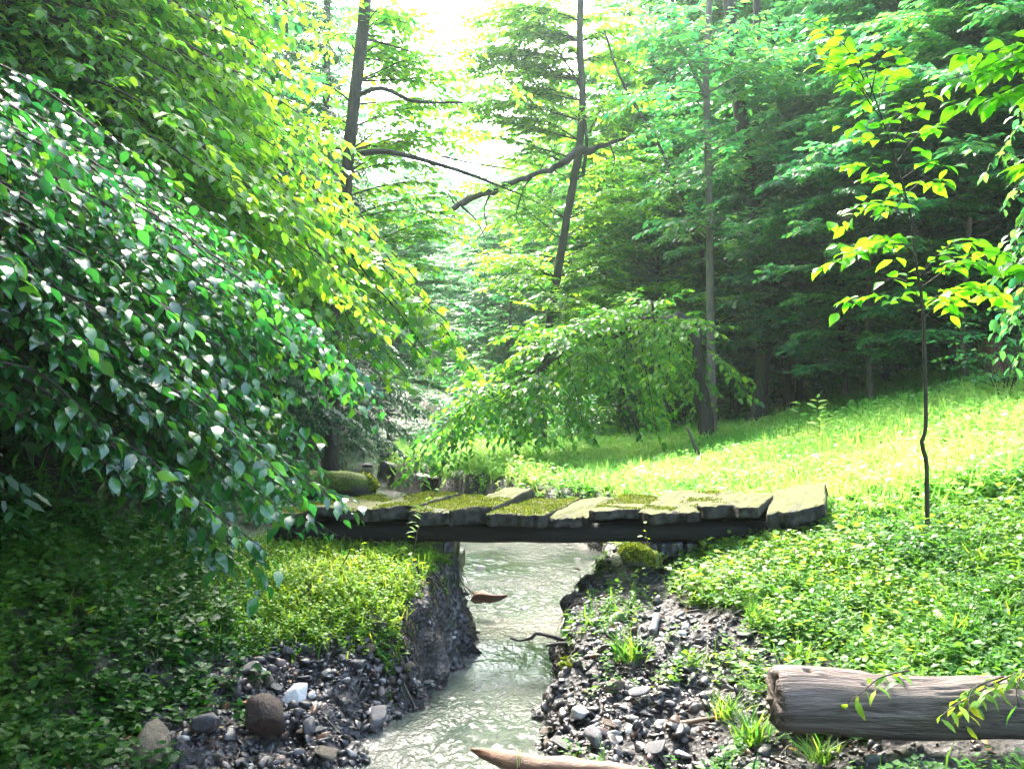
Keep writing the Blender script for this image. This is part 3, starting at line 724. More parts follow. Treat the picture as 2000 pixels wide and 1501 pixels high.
def tree_left_maple():
    rng = np.random.default_rng(9); W = Geo(); Lv = Leaves()
    base = np.array([-3.8, 9.2, gz(-3.8, 9.2)])
    tp, _ = resample(np.array([base+[0, 0, -.1], base+[.05, -.1, 1.5], base+[0.2, 0, 3.2], base+[.3, .1, 6.5]]), 24)
    tube(W, tp, np.linspace(.13, .04, 24), 12, .2, 5)
    ends = [(935, 715, 8.0), (880, 650, 8.2), (900, 690, 7.9), (820, 640, 8.3), (760, 690, 7.9), (700, 740, 7.6), (790, 740, 7.8), (850, 700, 8.0), (720, 640, 8.0), 
            (660, 660, 7.7), (620, 590, 7.8), (740, 590, 8.2), (560, 620, 7.6)]
    for (ex, ey, d) in [(a-abs(rng.normal(0, 35))*k, b+rng.normal(0, 30)*k, c+rng.normal(0, .3)*k) for k in (0, 1) for a, b, c in ends]:
        st = tp[int(rng.uniform(9, 16))]; e = P(ex, ey, d)
        limb(W, Lv, [st, st*.6+e*.4+UP*.35, st*.25+e*.75+UP*.25, e], rng, r0=.022, r1=.003, leaf=.10, twig=.5, tgap=.09, lgap=.06, droop=.3, t0=.3, tilt=.4, leafdown=.55, hue=.6, huev=.25, tr=.0025)
    put_tree("maple_tree", base, W, Lv, M_twig, M_yellow, 'maple', 'maple whose bright branch tips hang over the creek left of centre')
tree_left_maple()

def trunk_tree(name, pts, r, d2r, label, ends, mleaf, mwood=M_wood, leaf=.1, hue=.6, twig=.8, seed=1, tmpl='mid', tlo=6, thi=20, tgap=.13, lgap=.075, extra=()):
    """trunk through photo points (px,py,d), rooted in the ground, limbs to the photo points in ends"""
    rng = np.random.default_rng(seed); W = Geo(); Lv = Leaves()
    p = [P(*q) for q in pts]; b = p[0].copy(); b[2] = gz(b[0], b[1])-.1
    if p[0][2] > b[2]+.3: p = [b]+p
    else: p[0] = b
    tp, Ln = resample(np.array(p), 28)
    rad = np.linspace(r, d2r, 28); rad[:2] *= [1.5, 1.15]
    tube(W, tp, rad, 12, .22, seed)
    for q in extra:
        e = np.array([P(*a) for a in q[0]]); pp, _ = resample(e, 12); tube(W, pp, np.linspace(q[1], q[2], 12), 7, .15, seed+3)
    for (ex, ey, d) in [(a+rng.normal(0, 45)*k, b+rng.normal(0, 45)*k, c+rng.normal(0, .6)*k) for k in (0, 1, 1) for a, b, c in ends]:
        e = P(ex, ey, d+.6); hd = np.hypot(tp[:, 0]-e[0], tp[:, 1]-e[1]); st = tp[int(np.argmin(np.abs(tp[:, 2]-(e[2]-.25*hd+rng.normal(0, .15)))))]
        limb(W, Lv, [st, st*.6+e*.4+UP*.12, st*.25+e*.75+UP*.12, e], rng, r0=.014, r1=.002, leaf=leaf*1.2, twig=twig*1.15, tgap=tgap*.6, lgap=lgap*.75, droop=.12, t0=.12, tilt=.28, leafdown=.25, roll=.2, hue=hue, huev=.25, tr=.003)
    b2 = b.copy(); b2[2] += .1
    return put_tree(name, b2, W, Lv, mwood, mleaf, tmpl, label)

trunk_tree("forest_tree", [(648, 880, 12.5), (655, 580, 12.5), (668, 440, 12.4), (690, 220, 12.3), (712, 20, 12.2), (728, -220, 12)], .09, .065,
           'tree with a dark curved trunk left of the bright sky gap',
           [(760, 470, 12), (880, 430, 12.5), (820, 520, 12), (600, 330, 12), (850, 300, 13), (900, 200, 13), (800, 130, 13), (640, 60, 12), (570, 480, 12), (950, 260, 13.5), (780, 60, 13), (770, 140, 12.8), (860, 180, 13), (870, 370, 12.5), (740, 320, 12), (600, 180, 12)],
           M_yellow, leaf=.1, hue=.65, twig=.65, seed=11, tlo=14, thi=24, tgap=.16,
           extra=[([(690, 190, 12.3), (745, 172, 12.2), (810, 198, 12.2), (905, 200, 12.2)], .035, .012), ([(708, 75, 12.3), (750, 85, 12.3), (800, 100, 12.3)], .02, .008)])
trunk_tree("forest_tree", [(637, 860, 16), (636, 400, 16), (638, 100, 16), (640, -200, 16)], .08, .05, 'thin grey trunk just left of the dark curved trunk',
           [(560, 60, 16), (700, 260, 16), (600, 360, 16), (690, -40, 16)], M_green, hue=.5, seed=12, tlo=14)
trunk_tree("forest_tree", [(1058, 850, 19.1), (1066, 690, 19.1), (1085, 560, 19.0), (1108, 420, 19.0), (1130, 300, 18.9), (1138, 180, 18.9), (1132, 80, 18.9), (1140, -160, 18.7)], 0.095, 0.056,
           'slim leaning tree near the centre crossed by a broken limb',
           [(1000, 110, 18.5), (935, 30, 18.8), (985, 15, 18.6), (870, 150, 19), (920, 200, 18.8), (890, 240, 19), (940, 90, 18.8), (1000, 230, 18.6), (1015, 60, 18.4), (905, 105, 18.8), (960, 165, 18.6), (1080, 160, 18.4), (1200, 210, 18.4), (1250, 60, 18.6), (1180, 380, 18.6), (1250, 400, 18.4), (1210, 520, 18), (1270, 560, 18), (1150, 620, 18), (1010, 180, 19.1), (1050, 30, 18.5), (1060, 10, 18.5), (1180, 50, 19.1), (1240, 130, 18.5), (1000, 420, 17.8), (930, 360, 17.8), (1010, 300, 18.5), (1180, 420, 19.1), (1240, 480, 18.5),
            (1010, 520, 18.2), (1220, 330, 18.5), (1180, 580, 18.5), (960, 560, 18.5), (1090, 140, 18.5), (1150, 500, 18.5)],
           M_yellow, leaf=.11, hue=.78, seed=13, tlo=12, thi=25, tgap=.15, twig=1.0,
           extra=[([(1145, 262, 18.7), (1135, 180, 18.7), (1110, 130, 18.7), (1085, 95, 18.7)], 0.034, 0.013), ([(1153, 255, 18.7), (1180, 200, 18.7)], 0.022, 0.011),
                  ([(1138, 345, 18.7), (1146, 280, 18.7), (1140, 225, 18.7)], 0.039, 0.022)])
trunk_tree("forest_tree", [(1392, 870, 15.6), (1388, 640, 15.6), (1385, 400, 15.6), (1380, 200, 15.6), (1378, 120, 15.6), (1384, 40, 15.6), (1386, -160, 15.6)], 0.077, 0.040,
           'straight slender pale brown trunk right of centre',
           [(1300, 60, 15.0), (1250, 40, 15.0), (1480, 160, 15.0), (1540, 120, 15.2), (1330, 200, 15.0), (1470, 60, 15.0), (1560, 240, 15.0), (1420, 330, 14.7), (1270, 260, 15.2), (1500, 300, 15.0), (1450, 460, 14.7), (1300, 380, 15.0)],
           M_green, M_wood_l, leaf=.11, hue=.5, seed=14, tlo=16, thi=26, tgap=.15, twig=1.0,
           extra=[([(1380, 190, 15.4), (1350, 130, 15.4), (1322, 75, 15.4)], 0.040, 0.017), ([(1376, 125, 15.4), (1362, 85, 15.4)], 0.033, 0.023)])
trunk_tree("forest_tree", [(1400, 860, 17.8), (1372, 500, 17.8), (1330, 380, 17.8), (1280, 270, 17.8), (1215, 160, 17.8), (1180, 60, 17.8)], 0.048, 0.018,
           'thin dark sapling leaning left behind the straight pale trunk', [(1300, 470, 17.4), (1240, 400, 17.4), (1330, 560, 17.2), (1440, 600, 17.2), (1180, 240, 17.9), (1300, 620, 16.9)], M_yellow, hue=.6, seed=15, tlo=10)
trunk_tree("forest_tree", [(1478, 850, 16.5), (1492, 620, 16.5), (1470, 380, 16.5), (1448, 240, 16.5), (1430, 60, 16.5), (1410, -160, 16.5)], .14, .09,
           'thick dark trunk right of the straight pale trunk', [(1560, 520, 15), (1500, 420, 15.3), (1620, 330, 15), (1380, 300, 16), (1660, 480, 14.6), (1540, 620, 14.6), (1600, 200, 15.5), (1350, 120, 16)], M_blue, hue=.4, seed=16, tlo=10, twig=.9)
trunk_tree("forest_tree", [(1545, 850, 17.5), (1525, 600, 17.5), (1482, 380, 17.5), (1478, 120, 17.5), (1480, -160, 17.5)], .1, .06,
           'dark trunk leaning against the thick dark one', [(1600, 420, 16.5), (1680, 300, 16.5), (1700, 560, 16), (1580, 100, 16.5)], M_blue, hue=.4, seed=17, tlo=12, twig=.9)

# --- right edge tree
def tree_right_edge():
    rng = np.random.default_rng(21); W = Geo(); Lv = Leaves()
    base = np.array([4.5, 6.6, gz(4.5, 6.6)])
    tp, _ = resample(np.array([base+[0, 0, -.1], base+[-.05, 0, 1.4], base+[0, .1, 2.8], base+[.1, 0, 4.6]]), 18); tube(W, tp, np.linspace(.08, .03, 18), 10, .2, 6)
    for (ex, ey, d) in [(1950, 690, 6.6), (1960, 610, 6.5), (1940, 560, 6.8), (1975, 720, 6.3), (1980, 480, 6.6), (1955, 400, 6.8), (1970, 300, 6.7), (1985, 650, 6.4), (1960, 520, 6.9), (1990, 220, 6.8), (1940, 640, 7.0), (1930, 330, 7.2)]:
        st = tp[int(rng.uniform(6, 16))]; e = P(ex, ey, d)
        limb(W, Lv, [st, st*.5+e*.5+UP*.15, e], rng, r0=.012, r1=.002, leaf=.085, twig=.35, tgap=.07, lgap=.05, droop=.3, tilt=.35, leafdown=.4, hue=.5, tr=.002)
    tube(W, resample([tp[-1], tp[-1]+[0, 0, 3]], 6)[0], np.linspace(.03, .01, 6), 6)  # trunk lengthened to carry the added shading limbs
    shade_canopy(W, Lv, tp[-1]+[0, 0, 1.2], (.6, 5.2), (5.0, 8.6), 50, rng)  # unseen limbs added to shade the bridge and right bank
    put_tree("broadleaf_tree", base, W, Lv, M_twig, M_green, 'mid', 'leafy tree reaching in from the right edge above the stump')
tree_right_edge()

# --- the young sapling by the right end of the bridge
def sapling():
    rng = np.random.default_rng(31); W = Geo(); Lv = Leaves(); d = 5.9
    pp = [(1812, 985), (1810, 950), (1809, 900), (1800, 862), (1808, 830), (1806, 700), (1802, 600), (1790, 520), (1780, 430), (1765, 370), (1745, 300), (1715, 210), (1690, 140)]
    pts = np.array([P(x, y, d) for x, y in pp]); pts[0][2] = gz(pts[0][0], d)-.05
    tp, _ = resample(pts, 60); tube(W, tp, np.linspace(.0155, .004, 60), 8, .15, 2)
    sprays = [((1700, 205), (1590, 40)), ((1700, 190), (1730, 90)), ((1705, 200), (1615, 120)), ((1690, 160), (1610, 60)), ((1720, 230), (1600, 110)), ((1730, 260), (1790, 205)), ((1745, 300), (1650, 245)),
              ((1750, 320), (1835, 245)), ((1765, 360), (1660, 325)), ((1768, 380), (1850, 360)), ((1780, 420), (1620, 440)), ((1782, 440), (1690, 400)), ((1785, 480), (1610, 520)),
              ((1790, 500), (1700, 470)), ((1795, 540), (1900, 470)), ((1800, 560), (1970, 490)), ((1803, 600), (1640, 590)), ((1803, 590), (1730, 545)), ((1805, 620), (1900, 560)), ((1800, 590), (1960, 580)),
              ((1798, 540), (1930, 520)), ((1740, 280), (1840, 170)), ((1715, 215), (1740, 140)), ((1760, 350), (1860, 330)), ((1775, 400), (1700, 350)), ((1802, 590), (1870, 610)), ((1795, 520), (1640, 480))]
    for (a, b) in sprays:
        dd = d+rng.uniform(-.35, .35); s = P(a[0], a[1], d); e = P(b[0], b[1], dd)
        limb(W, Lv, [s, s*.5+e*.5+UP*.06, e], rng, r0=.004, r1=.0012, leaf=.112, twig=.19, tgap=.042, lgap=.06, droop=.15, t0=.2, tilt=.35, leafdown=.28, hue=.55, huev=.18, tr=.0012, wig=.01)
    # the upper right spray of leaves
    for (a, b) in [((2080, 120), (1860, 95)), ((2080, 120), (1790, 170)), ((2080, 140), (1930, 180)), ((2080, 130), (1900, 140)), ((2080, 100), (1960, 110))]:
        pass
    put_tree("sapling", P(1812, 985, d)*[1, 1, 0]+UP*gz(pts[0][0], d), W, Lv, M_twig, M_bright, 'near', 'young sapling with a kinked thin stem and large bright leaves behind the bridge', 'sapling', wid=.9, crownname='leaves', trunkname='stem')
sapling()
def sapling_right():
    rng = np.random.default_rng(33); W = Geo(); Lv = Leaves(); d = 5.2
    base = np.array([3.2, 5.2, gz(3.2, 5.2)])
    tp, _ = resample([base, base+[0, 0, 1.2], base+[.03, .05, 2.4], base+[0, 0, 3.3]], 20); tube(W, tp, np.linspace(.018, .006, 20), 8, .1)
    for a, b in [(3.0, (1830, 165)), (2.9, (1870, 110)), (2.8, (1930, 190)), (2.9, (1900, 150)), (2.7, (1960, 120)), (2.4, (1980, 330)), (1.6, (1985, 520)), (1.4, (1950, 490)), (2.7, (1860, 205))]:
        s = np.array([base[0], base[1], base[2]+a-.3]); e = P(b[0], b[1], d)
        limb(W, Lv, [s, s*.5+e*.5+UP*.06, e], rng, r0=.006, r1=.0012, leaf=.12, twig=.2, tgap=.04, lgap=.055, droop=.15, t0=.25, tilt=.35, leafdown=.28, hue=.5, huev=.18, tr=.0012)
    put_tree("sapling", base, W, Lv, M_twig, M_bright, 'near', 'bright leaved sapling reaching in at the upper right corner', 'sapling', crownname='leaves', trunkname='stem')
sapling_right()

# --- toppled branch, arched snag and broken limb
def branches():
    rng = np.random.default_rng(41)
    W = Geo(); Lv = Leaves(); d = 13
    bx = P(1385, 880, 15)[0]
    main, _ = resample([np.array([bx, 15, gz(bx, 15)-.1]), P(1368, 750, 14.9), P(1362, 680, 14.8), P(1350, 630, 14.8), P(1320, 612, 14.7), P(1240, 632, 14.6), P(1180, 655, 14.6), P(1080, 700, 14.5), P(980, 750, 14.5), P(915, 790, 14.5)], 60)
    main = main+np.stack([fbm(np.arange(60)*.35, np.zeros(60), k, 3)*.2 for k in (3, 4, 5)], 1)*np.linspace(0, 1, 60)[:, None]**.3
    tube(W, main, np.interp(np.arange(60), [0, 16, 22, 30, 59], [.12, .10, .08, .05, .01]), 9, .4, 7)
    tube(W, resample([P(1240, 632, 14.6), P(1215, 700, 14.6), P(1222, 780, 14.6), P(1250, 850, 14.6)], 14)[0], np.linspace(.05, .012, 14), 6, .2)
    for i in range(84):
        st = main[int(rng.uniform(18, 59))]; L = rng.uniform(.4, 2.2)**1.1
        e = st+np.array([-L*rng.uniform(-.4, .8), rng.uniform(-1.2, .8), -L*rng.uniform(-.35, .95)])
        e[2] = max(e[2], gz(e[0], e[1])+.45)
        limb(W, Lv, [st, st*.5+e*.5+UP*.15, e], rng, r0=.010, r1=.002, leaf=.12, twig=.75, tgap=.08, lgap=.055, droop=.12, tilt=.3, leafdown=.3, hue=.55, tr=.0025, roll=.2)
    b = main[0].copy(); b[2] += .1
    put_tree("toppled_tree", b, W, Lv, M_wood, M_yellow, 'mid', 'arched toppled tree whose leafy branches sweep down left to the meadow')
    g = Geo(); pp, _ = resample([P(835, 420, 17.8), P(893, 402, 17.7), P(950, 375, 17.7), P(1000, 358, 17.7), P(1040, 340, 17.7), P(1085, 325, 17.8), P(1105, 312, 17.8), P(1135, 298, 18), P(1170, 288, 18.2), P(1210, 272, 18.2), P(1245, 264, 18.2)], 60)
    pp = pp+np.stack([fbm(np.arange(60)*.3, np.zeros(60), k, 3)*.09 for k in (13, 14, 15)], 1)
    tube(g, pp, np.interp(np.arange(60), [0, 10, 30, 42, 59], [.03, .055, .045, .075, .02]), 9, .5, 2)
    for q in ([(960, 372), (945, 410), (950, 440), (930, 470)], [(1100, 318), (1075, 305), (1060, 322), (1050, 345)], [(1190, 281), (1200, 310), (1195, 340)], [(890, 402), (880, 385), (872, 372)], [(1040, 345), (1020, 372), (1025, 400)], [(900, 402), (930, 430), (950, 470)]):
        tube(g, resample([P(*c, 17.7) for c in q], 10)[0], np.linspace(.02, .006, 10), 5, .3)
    tag(link("broken_limb", g.mesh("broken_limb"), M_wood), 'broken bare limb lodged across the slim leaning tree', 'branch')
    g = Geo(); tube(g, resample([P(800, 305, 11.5), P(860, 322, 11.5), P(930, 345, 11.4), P(1020, 381, 11.4)], 20)[0], np.linspace(.03, .01, 20), 7, .2, 3)
    tube(g, resample([P(860, 305, 11.6), P(930, 320, 11.6), P(1020, 333, 11.6)], 12)[0], np.linspace(.014, .005, 12), 5, .2)
    tube(g, resample([P(1018, 381, 11.4), P(1008, 420, 11.4), P(1015, 440, 11.4)], 8)[0], np.linspace(.01, .004, 8), 5, .2)
    tube(g, resample([P(700, 300, 11.9), P(750, 296, 11.7), P(800, 305, 11.5)], 8)[0], np.linspace(.04, .03, 8), 7, .2)
    tag(link("dead_branch", g.mesh("dead_branch"), M_wood), 'thin dead branch hanging below the bright sky gap', 'branch')
branches()

# ------------------------------------------------------------------ stump
def stump():
    b = np.array([P(1945, 770, 12.6)[0], 12.6, 0]); b[2] = gz(b[0], b[1]); g = Geo()
    tube(g, [b+[.12, 0, -.1], b+[.06, 0, .15], b+[-.02, 0, .4], b+[-.06, 0, .62]], [.28, .2, .15, .10], 16, .45, 4)
    tag(link("tree_stump", g.mesh("tree_stump"), solid("rotten red wood", (.05, .02, .012), (.22, .10, .06), 6, .9, .9, 20, 6, (5, 5, .7))), 'rotten reddish brown stump at the right edge of the meadow', 'stump')
stump()

# ------------------------------------------------------------------ stones
_ico = {}
def ico(sub):
    if sub not in _ico:
        bm = bmesh.new(); bmesh.ops.create_icosphere(bm, subdivisions=sub, radius=1)
        _ico[sub] = (np.array([v.co[:] for v in bm.verts]), np.array([[v.index for v in f.verts] for f in bm.faces])); bm.free()
    return _ico[sub]
def stone_mesh(name, seed, sub=3, flat=.6, cuts=14, rough=.10, sharp=.66):
    rng = np.random.default_rng(seed); V, F = ico(sub); V = V.copy()
    for _ in range(cuts):
        n = norm(rng.normal(0, 1, 3)); c = rng.uniform(.38, sharp+.1); dd = V@n-c
        V = V-np.maximum(dd, 0)[:, None]*n*.95
    V = V*[1, rng.uniform(.6, .95), flat*rng.uniform(.7, 1.2)]
    V = V*(1+rough*noise3(V, 2.2, seed)[:, None])
    return mesh_from(name, V, [F], False)
STONES = [stone_mesh("stone", s, 3, f) for s, f in [(1, .6), (2, .45), (3, .7), (4, .35), (5, .55), (6, .6), (7, .3), (8, .7)]]
def place_stone(px, py, wpx, mat, label, group=None, var=None, name="stone", sink=.35, rot=None, cat='stone', pos=None, sc=None, r=R):
    p = G(px, py) if pos is None else pos
    w = wpx/FPX*p[1]/2 if sc is None else sc
    me = STONES[int(r.integers(len(STONES))) if var is None else var].copy(); me.materials.clear(); me.materials.append(mat)
    o = bpy.data.objects.new(name, me); COL.objects.link(o)
    o.scale = (w, w*r.uniform(.8, 1.2), w*r.uniform(.85, 1.15))
    o.location = (p[0], p[1], p[2]+w*.35*(1-sink)); o.rotation_euler = rot if rot is not None else (r.normal(0, .25), r.normal(0, .25), r.uniform(0, 6.28))
    tag(o, label, cat, group); return o
def stones():
    L = [(305, 1499, 125, M_st_tan, 'large smooth tan boulder at the lower left edge of the photo', 0), (515, 1445, 115, M_brown, 'wet brown and purple boulder on the left rubble', 2),
         (487, 1392, 52, M_st_rust, 'bright rust orange stone on the left rubble', 3), (440, 1390, 26, M_st_rust, 'small dark orange stone beside the bright orange one', 0),
         (580, 1372, 60, M_st_pale, 'white speckled stone in the middle of the left rubble', 5), (612, 1370, 26, M_st_pale, 'small white stone touching the white speckled one', 0),
         (400, 1440, 90, M_st_grey, 'flat grey slab leaning in the left rubble', 1), (490, 1325, 50, M_st_grey, 'grey squared stone under the left ground cover', 4), (512, 1322, 22, M_st_pale, 'small white chip beside the grey squared stone', 1),
         (605, 1440, 42, M_st_grey, 'bluish rounded stone on the pale gravel', 2), (730, 1395, 24, M_st_pale, 'small pale stone standing above the water on the left', 5), (740, 1428, 70, M_st_grey, 'long wet stone at the left water edge', 1),
         (745, 1235, 38, M_st_tan, 'oblong pale stone stuck high in the left bank', 3), (560, 1290, 32, M_st_dark, 'dark stone under the left bank lip', 0), (700, 1330, 50, M_st_grey, 'dark grey stone in the left bank slope', 1),
         (525, 1345, 34, M_st_tan, 'small brown stone left of the white speckled one', 0), (830, 1350, 38, M_st_grey, 'grey stone at the foot of the left bank by the water', 6), (640, 1495, 60, M_st_tan, 'pale flat stone at the bottom of the photo', 1),
         (800, 1310, 26, M_st_tan, 'small tan stone in the left bank foot', 2),
         (1130, 1420, 58, M_st_pale, 'white flat topped stone on the right gravel', 4), (1190, 1428, 38, M_brown, 'reddish brown angular stone beside the white flat topped one', 5), (1232, 1432, 26, M_st_pale, 'small white stone right of the reddish brown one', 0),
         (1038, 1387, 32, M_st_pale, 'white stone at the right water edge', 5), (1066, 1380, 22, M_st_pale, 'small white stone touching the one at the right water edge', 0), (1025, 1430, 40, M_st_dark, 'black angular stone at the right water edge', 3),
         (1200, 1365, 46, M_st_tan, 'pinkish cracked stone on the right bank', 2), (1245, 1370, 58, M_st_grey, 'grey triangular slate on the right bank', 6), (1280, 1375, 34, M_st_tan, 'brown wedge leaning on the grey triangular slate', 3),
         (1160, 1460, 66, M_st_grey, 'blue grey slab near the bottom of the right gravel', 1), (1090, 1470, 60, M_st_dark, 'dark leaning slab near the driftwood', 3), (1280, 1485, 54, M_st_grey, 'flat grey stone at the bottom right of the gravel', 6),
         (1183, 1275, 34, M_st_grey, 'flat grey stone on top of the mossy block', 6), (1340, 1230, 22, M_st_pale, 'small pale pebble on the bare right bank', 1), (1335, 1248, 20, M_st_pale, 'white pebble below another on the bare right bank', 0),
         (1600, 1185, 44, M_st_grey, 'pale grey flat rock half hidden in the right ground cover', 6), (760, 935, 60, M_st_grey, 'grey rock behind the bridge at the left', 1), (755, 905, 46, M_st_dark, 'dark rock above the one behind the bridge', 3),
         (840, 960, 70, M_st_grey, 'flat grey rock at the foot of the meadow bank', 6), (900, 1095, 38, M_brown, 'brown stone in the creek under the bridge', 3), (625, 965, 66, M_st_tan, 'flat pale slab behind the left end of the bridge', 6)]
    for px, py, w, m, lab, v in L:
        place_stone(px, py, w*1.2, m, lab, var=v, sink=-.6)
    # mossy blocks
    place_stone(1112, 1322, 90, M_mossy, 'moss covered block at the right water edge', var=4, rot=(0, 0, .4), pos=P(1116, 1320, 5.15), sc=.13, name='mossy_block')
    place_stone(1252, 1095, 90, M_mossy, 'round moss covered rock under the right end of the bridge', var=2, rot=(0, 0, .4), pos=P(1252, 1100, 5.95), sc=.165, name='mossy_rock')
    r = np.random.default_rng(90)
    def scatter(n, f, wr, mats, lab, grp, cat='stone'):
        k = 0
        while k < n:
            px, py = f(r)
            p = G(px, py)
            if p[2] < -.06: continue
            w = wr[0]*(wr[1]/wr[0])**r.random()
            place_stone(px, py, w, mats[int(r.integers(len(mats)))], lab, grp, r=r); k += 1
    mm = [M_st_grey, M_st_dark, M_st_grey, M_st_dark, M_st_tan, M_brown, M_st_grey]
    scatter(88, lambda r: (lambda t: (350+t*420+r.normal(0, 50), 1270+r.random()*230))(r.random()), (12, 46), mm, 'small stone in the rubble on the left bank', 'small stones in the left rubble')
    scatter(52, lambda r: (1020+abs(r.normal(0, 150)), 1340+r.random()*160), (10, 40), mm+[M_st_tan, M_st_pale], 'small stone in the gravel on the right bank', 'small stones on the right gravel')
    scatter(10, lambda r: (r.uniform(1150, 1420), r.uniform(1180, 1340)), (8, 20), mm+[M_st_pale], 'small stone on the bare mud of the right bank', 'small stones on the bare mud')
    scatter(26, lambda r: (r.uniform(730, 925), r.uniform(1120, 1340)), (8, 30), mm, 'small stone stuck in the steep left bank face', 'stones in the steep left bank')
    scatter(16, lambda r: (r.uniform(1080, 1220), r.uniform(1110, 1320)), (8, 26), mm, 'small stone along the right bank edge above the water', 'stones along the right bank edge')
    for i in range(34):     # far riffle and creek stones
        y = r.uniform(19, 31); cx = np.interp(y, CREEK[:, 1], CREEK[:, 0]); x = cx+r.normal(0, 1.0); s = r.uniform(.06, .26)
        place_stone(0, 0, 0, mm[int(r.integers(5))], 'grey rock breaking the misty far riffle', 'rocks in the far riffle', pos=np.array([x, y, max(gz(x, y), water_z(y)-.03)]), sc=s, r=r)
    for i in range(14):
        y = r.uniform(7.2, 10.5); cx = np.interp(y, CREEK[:, 1], CREEK[:, 0]); x = cx+r.choice([-1, 1])*r.uniform(.3, .85); s = r.uniform(.02, .07)
        place_stone(0, 0, 0, mm[int(r.integers(5))], 'small stone in the creek beyond the bridge', 'stones in the creek beyond the bridge', pos=np.array([x, y, max(gz(x, y), -.02)]), sc=s, r=r)
stones()

def rubble():
    r = np.random.default_rng(66); V0, F0 = ico(2); vs = []
    for k in range(14):
        V = V0.copy()
        for _ in range(11):
            nn = norm(r.normal(0, 1, 3)); dd = V@nn-r.uniform(.4, .75); V = V-np.maximum(dd, 0)[:, None]*nn*.95
        vs.append(V*[1, r.uniform(.5, .95), r.uniform(.3, .75)])
    x = np.concatenate([-.2-1.7*r.random(5200)**1.1, r.uniform(0, 1.4, 3200)]); y = np.concatenate([r.uniform(3.7, 5.6, 5200), r.uniform(3.5, 5.9, 3200)])
    z = terrain(x, y); keep = (z > -.07) & (fbm(x*2, y*2, 72, 3) > -.28) & ~((y > 5.25+.2*fbm(x*3, y*3, 9, 2)) & (x < -.6)) & ~((x > 1.0) & (r.random(len(x)) < .6)) & ~((x > 0) & (y > 4.9) & (r.random(len(x)) < .6))
    x, y, z = x[keep], y[keep], z[keep]
    for side in (-1, 1):        # stones held in the cut bank faces
        yy = r.uniform(5.0, 7.2, 1300); cxx = np.interp(yy, CREEK[:, 1], CREEK[:, 0]); xx = cxx+side*r.uniform(.2, .85, 1300); zz = terrain(xx, yy); e_ = terrain(xx+.02, yy)-terrain(xx-.02, yy)
        k_ = (np.abs(e_) > .022) & (zz > -.05) & (r.random(1300) < .7); x = np.concatenate([x, xx[k_]]); y = np.concatenate([y, yy[k_]]); z = np.concatenate([z, zz[k_]])
    n = len(x); s = .012*(4.4)**r.random(n)**1.6; P_ = []
    for i in range(n):
        a, b, c = r.uniform(0, 6.28), r.normal(0, .5), r.normal(0, .5); ca, sa, cb, sb, cc, sc = math.cos(a), math.sin(a), math.cos(b), math.sin(b), math.cos(c), math.sin(c)
        Rm = np.array([[ca, -sa, 0], [sa, ca, 0], [0, 0, 1]])@np.array([[1, 0, 0], [0, cb, -sb], [0, sb, cb]])@np.array([[cc, 0, sc], [0, 1, 0], [-sc, 0, cc]])
        P_.append(vs[int(r.integers(14))]@Rm.T*s[i]+[x[i], y[i], z[i]+s[i]*.2])
    F = (np.arange(n)*len(V0))[:, None, None]+F0[None]
    m, nt, N, L = new_mat("broken creek stone"); out = N.new("ShaderNodeOutputMaterial"); at = N.new("ShaderNodeAttribute"); at.attribute_name = "rnd"
    rp = ramp(N, [(0, (.008, .007, .008)), (.5, (.03, .026, .03)), (.76, (.08, .066, .066)), (.86, (.13, .06, .035)), (.93, (.15, .135, .13)), (1, (.42, .40, .38))]); L.new(at.outputs['Fac'], rp.inputs[0])
    geo = N.new("ShaderNodeNewGeometry"); tn = tex(N, L, 45, 5, .65, geo.outputs['Position']); mu = N.new("ShaderNodeMix"); mu.data_type = 'RGBA'; mu.blend_type = 'MULTIPLY'; mu.inputs[0].default_value = .8
    rq = ramp(N, [(.3, (.35, .33, .33)), (.7, (1, 1, 1))]); L.new(tn.outputs[0], rq.inputs[0]); L.new(rp.outputs[0], mu.inputs[6]); L.new(rq.outputs[0], mu.inputs[7])
    pb = N.new("ShaderNodeBsdfPrincipled"); L.new(mu.outputs[2], pb.inputs['Base Color']); pb.inputs['Roughness'].default_value = .42; pb.inputs['Specular IOR Level'].default_value = .65
    bp = N.new("ShaderNodeBump"); bp.inputs['Strength'].default_value = .5; bp.inputs['Distance'].default_value = .01; L.new(tn.outputs[0], bp.inputs['Height']); L.new(bp.outputs[0], pb.inputs['Normal']); L.new(pb.outputs[0], out.inputs[0])
    o = link("rubble", mesh_from("rubble", np.concatenate(P_), [F.reshape(-1, 3)], False, np.repeat(r.random(n), len(F0))), m)
    tag(o, 'wet broken angular stones heaped along both creek banks', 'rubble', kind='stuff')
rubble()

